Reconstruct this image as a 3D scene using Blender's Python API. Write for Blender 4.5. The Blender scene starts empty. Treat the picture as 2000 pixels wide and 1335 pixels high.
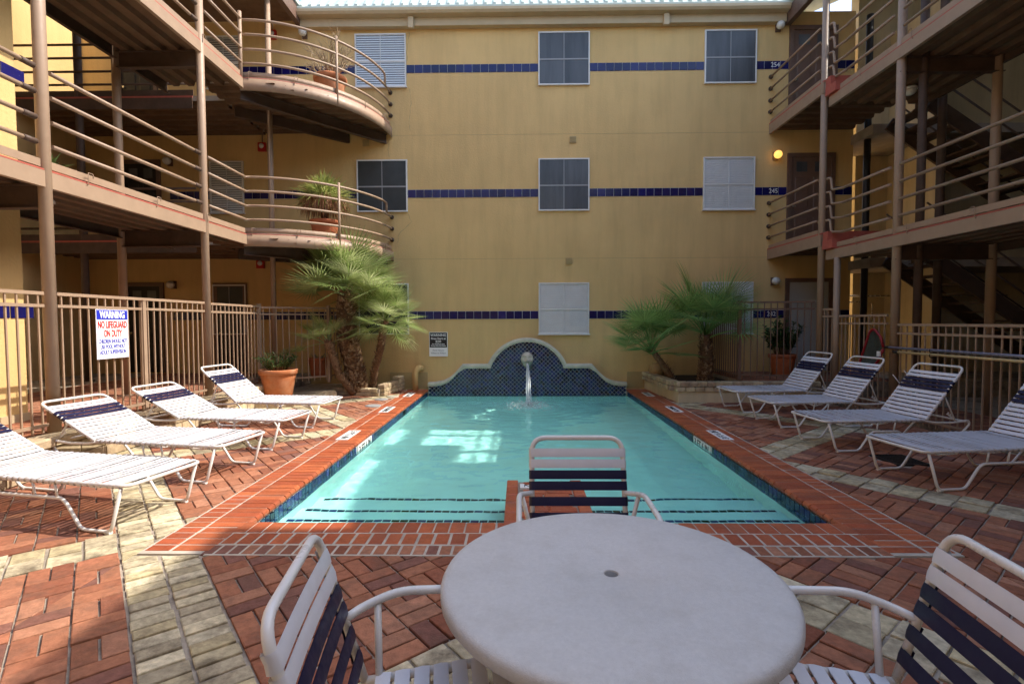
import bpy, math, random
from mathutils import Vector, Matrix, Euler, noise as mnoise
random.seed(7)
R = math.radians
PI = math.pi
scene = bpy.context.scene
col = scene.collection

# ------------------------------------------------------------------ camera
cam_d = bpy.data.cameras.new('camera')
cam = bpy.data.objects.new('camera', cam_d)
col.objects.link(cam)
cam_d.sensor_width = 36.0
cam_d.lens = 18.123
cam_d.clip_start = 0.05
cam_d.clip_end = 2000
def camera_matrix(pitch, yaw, roll):
    cy, sy, cp, sp = math.cos(yaw), math.sin(yaw), math.cos(pitch), math.sin(pitch)
    f = Vector((-sy * cp, cy * cp, -sp)); r = Vector((cy, sy, 0)); u = r.cross(f)
    rr = r * math.cos(roll) + u * math.sin(roll); uu = -r * math.sin(roll) + u * math.cos(roll)
    m = Matrix((rr, uu, -f)).transposed().to_4x4()
    m.translation = Vector((0, 0, 1.6))
    return m
cam.matrix_world = camera_matrix(0.0396, 0.0148, -0.0036)
scene.camera = cam

# ------------------------------------------------------------------ sky, sun, exposure
SUN = Vector((0.86, 0.06, 1.0)).normalized()
w = bpy.data.worlds.new('World'); scene.world = w; w.use_nodes = True
wn = w.node_tree.nodes; wl = w.node_tree.links
sky = wn.new('ShaderNodeTexSky'); sky.sky_type = 'NISHITA'; sky.sun_disc = False
sky.sun_elevation = math.asin(SUN.z); sky.sun_rotation = math.atan2(SUN.x, SUN.y)
sky.air_density = 1.0; sky.dust_density = 2.0; sky.ozone_density = 1.0
bg = wn['Background']; bg.inputs['Strength'].default_value = 0.15
wl.new(sky.outputs[0], bg.inputs['Color'])
sun_d = bpy.data.lights.new('sun', 'SUN'); sun_d.energy = 2.25; sun_d.angle = R(0.55); sun_d.color = (1.0, 0.93, 0.82)
sun = bpy.data.objects.new('sun', sun_d); col.objects.link(sun)
sun.rotation_euler = (-SUN).to_track_quat('-Z', 'Y').to_euler(); sun.location = (6, 2, 20)
scene.view_settings.view_transform = 'Standard'
scene.view_settings.look = 'None'
scene.view_settings.exposure = 1.55
scene.view_settings.gamma = 1.0
scene.view_settings.use_curve_mapping = False
scene.render.engine = 'CYCLES'
scene.cycles.max_bounces = 8
scene.cycles.diffuse_bounces = 4
scene.cycles.glossy_bounces = 3
scene.cycles.transmission_bounces = 6
scene.cycles.transparent_max_bounces = 12
scene.cycles.use_denoising = True
scene.cycles.sample_clamp_indirect = 6.0

# ------------------------------------------------------------------ materials
MATS = {}
def lk(nt, a, b): nt.links.new(a, b)
def mat(name, cols, rough=0.6, var=0.12, scale=6.0, bump=0.0, bscale=80.0, spec=0.4, metal=0.0, coat=0.0,
        rnd=0.0, emit=None, stain=None, streak=0.0):
    """cols: one colour or a list picked per piece. rnd: per piece brightness spread. stain: (colour, amount, scale)."""
    m = bpy.data.materials.new(name); m.use_nodes = True
    nt = m.node_tree; b = nt.nodes['Principled BSDF']
    tc = nt.nodes.new('ShaderNodeTexCoord'); geo = nt.nodes.new('ShaderNodeNewGeometry')
    pos = geo.outputs['Position']
    if not isinstance(cols[0], (tuple, list)): cols = [cols]
    oi = nt.nodes.new('ShaderNodeObjectInfo'); at = nt.nodes.new('ShaderNodeAttribute'); at.attribute_name = 'rnd'
    ad = nt.nodes.new('ShaderNodeMath'); ad.operation = 'ADD'; lk(nt, oi.outputs['Random'], ad.inputs[0]); lk(nt, at.outputs['Fac'], ad.inputs[1])
    fr = nt.nodes.new('ShaderNodeMath'); fr.operation = 'FRACT'; lk(nt, ad.outputs[0], fr.inputs[0])
    ramp = nt.nodes.new('ShaderNodeValToRGB'); ramp.color_ramp.interpolation = 'CONSTANT'
    e = ramp.color_ramp.elements
    while len(e) < len(cols): e.new(0.5)
    while len(e) > len(cols): e.remove(e[-1])
    for i, c in enumerate(cols):
        e[i].position = i / len(cols); e[i].color = (*c, 1)
    lk(nt, fr.outputs[0], ramp.inputs[0])
    out = ramp.outputs[0]
    def mul(src, fac_socket):
        mx = nt.nodes.new('ShaderNodeMix'); mx.data_type = 'RGBA'; mx.blend_type = 'MULTIPLY'; mx.inputs[0].default_value = 1.0
        lk(nt, src, mx.inputs[6]); lk(nt, fac_socket, mx.inputs[7]); return mx.outputs[2]
    def rng(sock, lo, hi, a=0.0, c=1.0):
        r_ = nt.nodes.new('ShaderNodeMapRange'); r_.inputs[1].default_value = a; r_.inputs[2].default_value = c
        r_.inputs[3].default_value = lo; r_.inputs[4].default_value = hi; lk(nt, sock, r_.inputs[0]); return r_.outputs[0]
    def noise(sc, detail=4.0, vec=None, rough_=0.6):
        n = nt.nodes.new('ShaderNodeTexNoise'); n.inputs['Scale'].default_value = sc; n.inputs['Detail'].default_value = detail
        n.inputs['Roughness'].default_value = rough_; lk(nt, vec or pos, n.inputs['Vector']); return n.outputs['Fac']
    if var > 0:
        out = mul(out, rng(noise(scale), 1 - var, 1 + var * 0.8, 0.3, 0.7))
    if rnd > 0:
        f2 = nt.nodes.new('ShaderNodeMath'); f2.operation = 'MULTIPLY'; f2.inputs[1].default_value = 7.31; lk(nt, fr.outputs[0], f2.inputs[0])
        f3 = nt.nodes.new('ShaderNodeMath'); f3.operation = 'FRACT'; lk(nt, f2.outputs[0], f3.inputs[0])
        out = mul(out, rng(f3.outputs[0], 1 - rnd, 1 + rnd))
    if streak > 0:
        mp = nt.nodes.new('ShaderNodeMapping'); mp.inputs['Scale'].default_value = (3.2, 3.2, 0.35); lk(nt, pos, mp.inputs['Vector'])
        out = mul(out, rng(noise(1.2, 5.0, mp.outputs[0], 0.65), 1.0 - streak, 1.04, 0.30, 0.56))
        out = mul(out, rng(noise(0.35, 3.0), 1.0 - streak * 0.8, 1.06, 0.3, 0.65))
    if stain:
        sc_, am, ss = stain
        mx = nt.nodes.new('ShaderNodeMix'); mx.data_type = 'RGBA'
        lk(nt, rng(noise(ss, 6.0, None, 0.7), 0.0, am, 0.48, 0.68), mx.inputs[0]); lk(nt, out, mx.inputs[6]); mx.inputs[7].default_value = (*sc_, 1)
        out = mx.outputs[2]
    lk(nt, out, b.inputs['Base Color'])
    b.inputs['Roughness'].default_value = rough; b.inputs['Specular IOR Level'].default_value = spec
    b.inputs['Metallic'].default_value = metal; b.inputs['Coat Weight'].default_value = coat
    if var > 0 and rough > 0.15:
        lk(nt, rng(noise(scale * 3.1), max(0.05, rough - 0.12), min(1.0, rough + 0.12), 0.3, 0.7), b.inputs['Roughness'])
    if bump > 0:
        bp = nt.nodes.new('ShaderNodeBump'); bp.inputs['Strength'].default_value = bump; bp.inputs['Distance'].default_value = 0.01
        lk(nt, noise(bscale, 5.0), bp.inputs['Height']); lk(nt, bp.outputs[0], b.inputs['Normal'])
    if emit:
        b.inputs['Emission Color'].default_value = (*emit[0], 1); b.inputs['Emission Strength'].default_value = emit[1]
    MATS[name] = m
    return m

mat('stucco', (0.63, 0.432, 0.188), 0.85, 0.07, 0.8, 0.6, 30, 0.15, streak=0.075)
mat('cream_stucco', (0.62, 0.52, 0.34), 0.85, 0.1, 1.5, 0.3, 60, 0.2, streak=0.12)
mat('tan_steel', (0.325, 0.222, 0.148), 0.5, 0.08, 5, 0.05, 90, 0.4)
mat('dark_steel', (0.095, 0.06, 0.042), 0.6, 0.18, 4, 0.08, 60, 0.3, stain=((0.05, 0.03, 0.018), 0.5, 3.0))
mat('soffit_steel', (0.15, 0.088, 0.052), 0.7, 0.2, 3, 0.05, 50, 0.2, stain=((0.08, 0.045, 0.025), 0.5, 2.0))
mat('brown_paint', (0.15, 0.088, 0.062), 0.5, 0.1, 5, 0.05, 90, 0.4)
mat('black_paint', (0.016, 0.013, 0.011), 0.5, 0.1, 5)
mat('red_paint', (0.40, 0.10, 0.07), 0.6, 0.12, 8, 0.1, 60, 0.3)
mat('concrete', (0.36, 0.30, 0.24), 0.85, 0.18, 4, 0.3, 40, 0.2)
mat('mortar', (0.36, 0.30, 0.235), 0.95, 0.25, 12, 0.4, 90, 0.15, stain=((0.05, 0.045, 0.04), 0.75, 2.2))
mat('pale_mortar', (0.50, 0.44, 0.36), 0.95, 0.2, 12, 0.3, 90, 0.15, stain=((0.22, 0.17, 0.13), 0.6, 3.0))
mat('earth', (0.30, 0.21, 0.14), 0.95, 0.3, 3, 0.5, 30, 0.1)
mat('red_brick', [(0.32, 0.125, 0.070), (0.365, 0.155, 0.088), (0.26, 0.094, 0.054), (0.335, 0.137, 0.076), (0.21, 0.093, 0.068), (0.385, 0.18, 0.108)],
    0.8, 0.24, 22, 0.45, 90, 0.15, rnd=0.13, stain=((0.15, 0.085, 0.06), 0.6, 4.0))
mat('cream_brick', [(0.54, 0.46, 0.30), (0.48, 0.40, 0.25), (0.58, 0.50, 0.34), (0.43, 0.36, 0.24), (0.50, 0.41, 0.24)],
    0.85, 0.3, 18, 0.8, 45, 0.2, rnd=0.16, stain=((0.13, 0.10, 0.065), 0.85, 4.2))
mat('coping_brick', [(0.40, 0.095, 0.034), (0.44, 0.115, 0.042), (0.36, 0.08, 0.03), (0.42, 0.105, 0.038)],
    0.5, 0.2, 14, 0.25, 120, 0.4, rnd=0.14, stain=((0.22, 0.085, 0.05), 0.6, 3.5))
mat('stone_block', [(0.50, 0.39, 0.24), (0.44, 0.33, 0.21), (0.55, 0.44, 0.28), (0.40, 0.30, 0.20)], 0.85, 0.25, 10, 0.6, 45, 0.2, rnd=0.12,
    stain=((0.20, 0.13, 0.08), 0.6, 4.0))
mat('white_frame', (0.72, 0.70, 0.67), 0.32, 0.03, 5, 0, 1, 0.5, coat=0.25, stain=((0.60, 0.55, 0.47), 0.25, 4.0))
mat('white_strap', (0.68, 0.68, 0.72), 0.42, 0.04, 9, 0.05, 200, 0.4, rnd=0.035, stain=((0.62, 0.60, 0.57), 0.3, 6.0))
mat('navy_strap', (0.011, 0.011, 0.045), 0.45, 0.1, 9, 0.05, 200, 0.35)
mat('table_top', (0.58, 0.565, 0.545), 0.42, 0.06, 70, 0.35, 260, 0.4, stain=((0.45, 0.425, 0.39), 0.4, 7.0))
mat('blue_tile', [(0.006, 0.006, 0.075), (0.009, 0.008, 0.10), (0.005, 0.005, 0.06), (0.010, 0.009, 0.085)], 0.16, 0.08, 10, 0, 1, 0.5, rnd=0.1)
mat('pool_tile', [(0.008, 0.010, 0.040), (0.012, 0.03, 0.10), (0.02, 0.03, 0.14), (0.008, 0.009, 0.025), (0.035, 0.045, 0.17), (0.02, 0.06, 0.11), (0.010, 0.012, 0.06)],
    0.2, 0.05, 10, 0, 1, 0.5, rnd=0.15)
mat('grout', (0.62, 0.61, 0.58), 0.9, 0.15, 20, 0.2, 90, 0.2)
mat('plaster', (0.83, 0.94, 0.915), 0.8, 0.06, 2, 0.1, 40, 0.2)
mat('cap_stone', (0.60, 0.56, 0.44), 0.8, 0.15, 7, 0.45, 60, 0.25, stain=((0.32, 0.36, 0.26), 0.45, 3.0))
mat('mask_stone', (0.58, 0.53, 0.43), 0.85, 0.2, 16, 0.7, 50, 0.2)
mat('terracotta', (0.52, 0.185, 0.075), 0.75, 0.16, 6, 0.2, 70, 0.25, stain=((0.62, 0.36, 0.22), 0.5, 3.5))
mat('boulder_stone', (0.42, 0.27, 0.13), 0.85, 0.2, 9, 0.5, 40, 0.15)
mat('terracotta_dark', (0.44, 0.135, 0.06), 0.75, 0.16, 6, 0.2, 70, 0.25)
mat('soil', (0.07, 0.05, 0.035), 0.95, 0.3, 20, 0.8, 40, 0.1)
mat('window_frame', (0.70, 0.69, 0.66), 0.5, 0.05, 5)
mat('blind_slat', (0.86, 0.86, 0.84), 0.55, 0.04, 5)
mat('white_sign', (0.82, 0.82, 0.80), 0.4, 0.03, 6)
mat('sign_blue', (0.02, 0.03, 0.42), 0.4, 0.02, 6)
mat('sign_red', (0.60, 0.02, 0.015), 0.4, 0.02, 6)
mat('sign_black', (0.012, 0.012, 0.014), 0.4, 0.02, 6)
mat('sign_grey', (0.30, 0.30, 0.30), 0.5, 0.02, 6)
mat('globe_glass', (0.68, 0.66, 0.60), 0.25, 0.02, 5)
mat('globe_lit', (0.9, 0.6, 0.2), 0.3, 0.02, 5, emit=((1.0, 0.50, 0.10), 0.55))
mat('alarm_red', (0.45, 0.02, 0.015), 0.4, 0.03, 5)
mat('net_red', (0.26, 0.012, 0.016), 0.4, 0.03, 5)
mat('net_mesh', (0.05, 0.06, 0.05), 0.8, 0.2, 40)
mat('pole_blue', (0.34, 0.35, 0.48), 0.35, 0.05, 5, metal=0.5)
mat('pole_yellow', (0.62, 0.47, 0.24), 0.45, 0.08, 5)
mat('grey_door', (0.42, 0.41, 0.38), 0.5, 0.04, 5)
mat('chrome', (0.6, 0.58, 0.52), 0.25, 0.03, 5, metal=0.9)
mat('roof_metal', (0.50, 0.56, 0.49), 0.5, 0.12, 3)
mat('gutter_paint', (0.50, 0.39, 0.24), 0.6, 0.07, 4)
mat('lid_plastic', (0.46, 0.42, 0.34), 0.6, 0.1, 9)
mat('trunk', [(0.15, 0.085, 0.05), (0.22, 0.13, 0.075)], 0.9, 0.4, 25, 0.8, 60, 0.1)
mat('trunk_fibre', [(0.20, 0.115, 0.06), (0.28, 0.175, 0.10), (0.12, 0.065, 0.04), (0.33, 0.23, 0.14)], 0.85, 0.25, 30, 0, 1, 0.15)
mat('dry_twig', [(0.42, 0.32, 0.20), (0.34, 0.25, 0.15)], 0.85, 0.15, 12)
mat('vent_tan', (0.42, 0.31, 0.14), 0.6, 0.05, 5)

def leaf_mat(name, cols, trans=0.35, rough=0.5):
    m = mat(name, cols, rough, 0.16, 9, 0, 1, 0.22, rnd=0.22)
    nt = m.node_tree; b = nt.nodes['Principled BSDF']; o = nt.nodes['Material Output']
    t = nt.nodes.new('ShaderNodeBsdfTranslucent'); mx = nt.nodes.new('ShaderNodeMixShader'); mx.inputs[0].default_value = trans
    src = b.inputs['Base Color'].links[0].from_socket
    lk(nt, src, t.inputs['Color']); lk(nt, b.outputs[0], mx.inputs[1]); lk(nt, t.outputs[0], mx.inputs[2]); lk(nt, mx.outputs[0], o.inputs['Surface'])
    return m
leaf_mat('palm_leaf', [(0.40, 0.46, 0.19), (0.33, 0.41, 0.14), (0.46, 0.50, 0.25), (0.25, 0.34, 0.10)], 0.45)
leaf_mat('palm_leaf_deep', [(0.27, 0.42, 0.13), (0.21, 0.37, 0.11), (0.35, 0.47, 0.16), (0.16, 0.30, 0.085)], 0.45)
leaf_mat('shrub_leaf', [(0.06, 0.12, 0.035), (0.045, 0.09, 0.028), (0.09, 0.15, 0.045)])
leaf_mat('spiky_leaf', [(0.36, 0.38, 0.11), (0.27, 0.33, 0.09), (0.42, 0.42, 0.16)], 0.45)
leaf_mat('dead_leaf', [(0.30, 0.13, 0.055), (0.22, 0.09, 0.04), (0.38, 0.20, 0.09)], 0.2)

def glass_mat(name, tint=(0.985, 0.99, 0.99), ior=1.5, scale=None):
    m = bpy.data.materials.new(name); m.use_nodes = True; nt = m.node_tree
    nt.nodes.remove(nt.nodes['Principled BSDF']); o = nt.nodes['Material Output']
    t = nt.nodes.new('ShaderNodeBsdfTransparent'); t.inputs[0].default_value = (*tint, 1)
    g = nt.nodes.new('ShaderNodeBsdfGlossy'); g.inputs['Roughness'].default_value = 0.03
    lw = nt.nodes.new('ShaderNodeLayerWeight'); lw.inputs[0].default_value = 0.5
    p5 = nt.nodes.new('ShaderNodeMath'); p5.operation = 'POWER'; p5.inputs[1].default_value = 5.0; lk(nt, lw.outputs['Facing'], p5.inputs[0])
    f = nt.nodes.new('ShaderNodeMapRange'); f.inputs[3].default_value = 0.045; f.inputs[4].default_value = 1.0; lk(nt, p5.outputs[0], f.inputs[0])
    mx = nt.nodes.new('ShaderNodeMixShader'); lk(nt, f.outputs[0], mx.inputs[0]); lk(nt, t.outputs[0], mx.inputs[1]); lk(nt, g.outputs[0], mx.inputs[2])
    lk(nt, mx.outputs[0], o.inputs['Surface'])
    MATS[name] = m
    return m
glass_mat('window_glass')
# insect screen behind glass: dark cloth with folds and mild gloss
m = mat('screen_mesh', [(0.075, 0.078, 0.082), (0.09, 0.093, 0.097), (0.065, 0.067, 0.072)], 0.32, 0.0, 3, 0, 1, 0.5, streak=0.45)
m = mat('screen_mesh_dark', (0.04, 0.045, 0.045), 0.4, 0.25, 2, 0, 1, 0.4)

def water_mat():
    m = bpy.data.materials.new('pool_water'); m.use_nodes = True; nt = m.node_tree
    nt.nodes.remove(nt.nodes['Principled BSDF']); o = nt.nodes['Material Output']
    g = nt.nodes.new('ShaderNodeBsdfGlass'); g.inputs['IOR'].default_value = 1.33; g.inputs['Roughness'].default_value = 0.0
    g.inputs['Color'].default_value = (0.70, 1.0, 0.97, 1)
    lk(nt, g.outputs[0], o.inputs['Surface'])
    MATS['pool_water'] = m
water_mat()
m = mat('falling_water', (0.86, 0.92, 0.92), 0.15, 0.0, 4)
m.node_tree.nodes['Principled BSDF'].inputs['Alpha'].default_value = 0.7
m.node_tree.nodes['Principled BSDF'].inputs['Transmission Weight'].default_value = 0.3

# ------------------------------------------------------------------ mesh helpers
ORG = {}
class MB:
    def __init__(s): s.v = []; s.f = []; s.r = []; s.sm = []
    def add(s, vs, fs, rnd=0.0, smooth=False):
        o = len(s.v); s.v.extend([tuple(p) for p in vs])
        for f in fs: s.f.append(tuple(i + o for i in f)); s.r.append(rnd); s.sm.append(smooth)
        return s
    def box(s, x0, x1, y0, y1, z0, z1, rnd=0.0):
        return s.add([(x0,y0,z0),(x1,y0,z0),(x1,y1,z0),(x0,y1,z0),(x0,y0,z1),(x1,y0,z1),(x1,y1,z1),(x0,y1,z1)],
                     [(3,2,1,0),(4,5,6,7),(0,1,5,4),(1,2,6,5),(2,3,7,6),(3,0,4,7)], rnd)
    def obox(s, M, sx, sy, sz, rnd=0.0):      # box of full size sx,sy,sz under matrix M
        ps = [M @ Vector((x*sx/2, y*sy/2, z*sz/2)) for z in (-1,1) for x, y in ((-1,-1),(1,-1),(1,1),(-1,1))]
        return s.add(ps, [(3,2,1,0),(4,5,6,7),(0,1,5,4),(1,2,6,5),(2,3,7,6),(3,0,4,7)], rnd)
    def bar(s, a, b, wdt, hgt, rnd=0.0):      # rectangular bar from a to b, hgt vertical
        a = Vector(a); b = Vector(b); d = (b - a); L = d.length; d.normalize()
        up = Vector((0,0,1)) if abs(d.z) < 0.95 else Vector((1,0,0))
        sd = d.cross(up).normalized(); u = sd.cross(d)
        M = Matrix((d, sd, u)).transposed().to_4x4(); M.translation = (a + b) / 2
        return s.obox(M, L, wdt, hgt, rnd)
    def tube(s, pts, r, n=8, closed=False, rnd=0.0, radii=None):
        pts = [Vector(p) for p in pts]; N = len(pts)
        vs = []; fs = []; prev = None
        for i, p in enumerate(pts):
            if closed: t = (pts[(i+1) % N] - pts[i-1])
            else: t = pts[min(i+1, N-1)] - pts[max(i-1, 0)]
            t.normalize()
            if prev is None:
                a = Vector((0,0,1)) if abs(t.z) < 0.9 else Vector((1,0,0))
                nrm = (a - t * a.dot(t)).normalized()
            else:
                nrm = prev - t * prev.dot(t)
                nrm = nrm.normalized() if nrm.length > 1e-6 else Vector((1,0,0))
            prev = nrm; bn = t.cross(nrm)
            rr = radii[i] if radii else r
            for k in range(n):
                a = 2 * PI * k / n
                vs.append(p + (nrm * math.cos(a) + bn * math.sin(a)) * rr)
        for i in range(N if closed else N - 1):
            for k in range(n):
                j = (i + 1) % N
                fs.append((i*n+k, i*n+(k+1) % n, j*n+(k+1) % n, j*n+k))
        s.add(vs, fs, rnd, True)
        if not closed:
            o = len(s.v) - len(vs)
            s.f.append(tuple(o + k for k in reversed(range(n)))); s.r.append(rnd); s.sm.append(False)
            s.f.append(tuple(o + (N-1)*n + k for k in range(n))); s.r.append(rnd); s.sm.append(False)
        return s
    def lathe(s, prof, c=(0,0,0), n=24, rnd=0.0, wob=0.0, caps=True):
        vs = []; fs = []
        for i, (r_, z) in enumerate(prof):
            for k in range(n):
                a = 2 * PI * k / n; q = r_ * (1 + wob * math.sin(3*a+1) + wob * 0.6 * math.sin(5*a+i*0.3))
                vs.append((c[0] + q*math.cos(a), c[1] + q*math.sin(a), c[2] + z))
        for i in range(len(prof) - 1):
            for k in range(n): fs.append((i*n+k, i*n+(k+1) % n, (i+1)*n+(k+1) % n, (i+1)*n+k))
        s.add(vs, fs, rnd, True)
        if not caps: return s
        o = len(s.v) - len(vs)
        s.f.append(tuple(o + k for k in reversed(range(n)))); s.r.append(rnd); s.sm.append(False)
        s.f.append(tuple(o + (len(prof)-1)*n + k for k in range(n))); s.r.append(rnd); s.sm.append(False)
        return s
    def prism(s, poly, f0, f1, rnd=0.0):      # poly list of 2d points; f0/f1 map 2d -> 3d for the two faces
        n = len(poly); vs = [f0(p) for p in poly] + [f1(p) for p in poly]
        return s.add(vs, [tuple(range(n)), tuple(reversed(range(n, 2*n)))] + [(i, i+n, (i+1) % n + n, (i+1) % n) for i in range(n)], rnd)
    def mesh(s, name, m, org=(0,0,0)):
        me = bpy.data.meshes.new(name)
        ox, oy, oz = org
        me.from_pydata([(p[0]-ox, p[1]-oy, p[2]-oz) for p in s.v], [], s.f)
        if any(s.r):
            a = me.attributes.new('rnd', 'FLOAT', 'FACE'); a.data.foreach_set('value', s.r)
        me.polygons.foreach_set('use_smooth', s.sm)
        me.materials.append(MATS[m]); me.update()
        return me
    def build(s, name, m, parent=None):
        org = ORG.get(parent.name, Vector((0,0,0))) if parent else Vector((0,0,0))
        o = bpy.data.objects.new(name, s.mesh(name, m, org)); col.objects.link(o)
        if parent: o.parent = parent; ORG[o.name] = org
        return o
def fillet(pts, r, k=4):
    pts = [Vector(p) for p in pts]; out = [pts[0]]
    for i in range(1, len(pts) - 1):
        p = pts[i]; a = pts[i-1] - p; b = pts[i+1] - p
        d = min(r, a.length * 0.48, b.length * 0.48)
        p0 = p + a.normalized() * d; p1 = p + b.normalized() * d
        for j in range(k + 1):
            t = j / k; out.append(p0 * (1-t)**2 + p * 2*t*(1-t) + p1 * t*t)
    out.append(pts[-1]); return out
def tag(o, label, cat, group=None):
    o['label'] = label; o['category'] = cat
    if group: o['group'] = group
    return o
def thing(name, label, cat, loc=(0,0,0), group=None):
    o = bpy.data.objects.new(name, None); col.objects.link(o); o.location = loc
    o.empty_display_size = 0.1
    ORG[o.name] = Vector(loc)
    return tag(o, label, cat, group)
def structure(o): o['kind'] = 'structure'; return o
def inst(name, me, parent, loc, scale=(1,1,1), rot=None):
    o = bpy.data.objects.new(name, me); col.objects.link(o)
    org = ORG.get(parent.name, Vector((0,0,0))) if parent else Vector((0,0,0))
    o.location = Vector(loc) - org; o.scale = scale
    if rot is not None: o.rotation_euler = rot
    if parent: o.parent = parent
    return o
_unit = {}
def unit_box(m, bev=0.08):
    if (m, bev) not in _unit:
        b = bev; q = MB()
        ring = lambda h, z: [(-h,-h,z),(h,-h,z),(h,h,z),(-h,h,z)]
        vs = ring(0.5, -0.5) + ring(0.5, 0.5 - b * 3) + ring(0.5 - b, 0.5)
        fs = [(8,9,10,11)] + [(i, (i+1) % 4, (i+1) % 4 + 4, i + 4) for i in range(4)] + [(i+4, (i+1) % 4 + 4, (i+1) % 4 + 8, i + 8) for i in range(4)]
        q.add(vs, fs)
        _unit[(m, bev)] = q.mesh(m + '_piece', m)
    return _unit[(m, bev)]
def pieces(parent, name, specs, m, limit=300, bev=0.06, key=None, stuff='piece'):
    """specs: (centre, size, rotz). The first `limit` nearest are objects, the rest one joined part."""
    cpos = Vector((0, 0, 1.6))
    specs = sorted(specs, key=key or (lambda q: (Vector(q[0]) - cpos).length))
    me = unit_box(m, bev)
    for c, sz, rz in specs[:limit]: inst(name, me, parent, c, sz, (0, 0, rz))
    if len(specs) > limit:
        q = MB(); b = bev
        for c, sz, rz in specs[limit:]:
            ca, sa = math.cos(rz), math.sin(rz); vs = []
            for h, z in ((0.5, -0.5), (0.5, 0.5 - b*3), (0.5 - b, 0.5)):
                for x, y in ((-h,-h),(h,-h),(h,h),(-h,h)):
                    X = x*sz[0]; Y = y*sz[1]; vs.append((c[0]+ca*X-sa*Y, c[1]+sa*X+ca*Y, c[2]+z*sz[2]))
            q.add(vs, [(8,9,10,11)] + [(i, (i+1) % 4, (i+1) % 4 + 4, i + 4) for i in range(4)] + [(i+4, (i+1) % 4 + 4, (i+1) % 4 + 8, i + 8) for i in range(4)], random.random())
        o = q.build(stuff, m, parent); o['kind'] = 'stuff'
def text(s, size, m, loc, rot, parent, width=None, name='lettering', bold=0.0):
    cu = bpy.data.curves.new(name, 'FONT'); cu.body = s; cu.size = size; cu.align_x = 'CENTER'; cu.align_y = 'CENTER'
    cu.extrude = 0.0015; cu.offset = bold; cu.resolution_u = 3
    cu.materials.append(MATS[m])
    tmp = bpy.data.objects.new('tmp_curve', cu); col.objects.link(tmp)
    dg = bpy.context.evaluated_depsgraph_get(); dg.update()
    me = bpy.data.meshes.new_from_object(tmp.evaluated_get(dg)); me.name = name
    bpy.data.objects.remove(tmp); bpy.data.curves.remove(cu)
    o = bpy.data.objects.new(name, me); col.objects.link(o)
    org = ORG.get(parent.name, Vector((0,0,0)))
    o.parent = parent; o.location = Vector(loc) - org; o.rotation_euler = rot
    if width and len(me.vertices):
        xs = [v.co.x for v in me.vertices]; o.scale.x = width / (max(xs) - min(xs))
    o['kind'] = 'stuff'
    return o

# shared numbers (metres)
PX0, PX1, PY0, PY1 = -2.18, 2.53, 4.06, 12.14      # pool inner edge
PC = (PX0 + PX1) / 2
WATER = -0.13
WALL = 12.26
LX = -5.18                                          # row of columns beside the pool, sign side
RX = 5.93                                           # row of columns on the other side
F1, F2, F3 = 0.39, 3.29, 6.18                       # walkway floors
G1, G2, G3 = 0.08, 2.97, 5.86                       # lower walkway floors on the far side
#@@GROUND
# ------------------------------------------------------------------ ground, deck, pool
def frame_sheet(mb, X0, X1, Y0, Y1, x0, x1, y0, y1, z):
    vs = [(X0,Y0,z),(X1,Y0,z),(X1,Y1,z),(X0,Y1,z),(x0,y0,z),(x1,y0,z),(x1,y1,z),(x0,y1,z)]
    return mb.add(vs, [(0,1,5,4),(1,2,6,5),(2,3,7,6),(3,0,4,7)])
g = frame_sheet(MB(), -300, 300, -300, 300, -2.6, 2.95, 3.55, 12.5, -0.06).build('ground', 'earth'); structure(g)
deck = frame_sheet(MB(), -5.6, 7.0, -3.0, 12.25, -2.6, 2.95, 3.55, 12.2, -0.016).build('pool_deck', 'mortar'); structure(deck)

def clip_rect(poly, x0, x1, y0, y1):
    def cut(ps, f, inter):
        out = []
        for i, p in enumerate(ps):
            q = ps[i-1]
            if f(p):
                if not f(q): out.append(inter(q, p))
                out.append(p)
            elif f(q): out.append(inter(q, p))
        return out
    for ax, v, s in ((0,x0,1),(0,x1,-1),(1,y0,1),(1,y1,-1)):
        if not poly: return []
        f = lambda p: s*(p[ax]-v) >= 0
        def inter(a, b):
            t = (v-a[ax])/(b[ax]-a[ax]); return (a[0]+t*(b[0]-a[0]), a[1]+t*(b[1]-a[1]))
        poly = cut(poly, f, inter)
    return poly
EU = (0.766, 0.643); EV = (-0.643, 0.766); ANG = math.atan2(0.643, 0.766)
ZONES = [(-5.02, -2.675, 1.0, 12.2), (3.03, 5.95, 1.0, 12.2), (-2.675, 3.03, 1.0, 3.462)]
red, cream = [], []
def lay(lst, u0, u1, v0, v1):
    gp = 0.0055 if lst is red else 0.009
    gp *= random.uniform(0.7, 1.4)
    u0 += gp; u1 -= gp; v0 += gp; v1 -= gp
    P = [(u*EU[0]+v*EV[0], u*EU[1]+v*EV[1]) for u, v in ((u0,v0),(u1,v0),(u1,v1),(u0,v1))]
    for zi, zn in enumerate(ZONES):
        q = clip_rect(P, *zn)
        if len(q) < 3: continue
        ar = abs(sum(q[i-1][0]*q[i][1]-q[i][0]*q[i-1][1] for i in range(len(q))))/2
        if ar < 0.0008: continue
        lst.append((q, random.uniform(-0.004, 0.004) if lst is red else random.uniform(-0.008, 0.006)))
PU, PV, HB = 2.79, 2.75, 0.215
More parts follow.
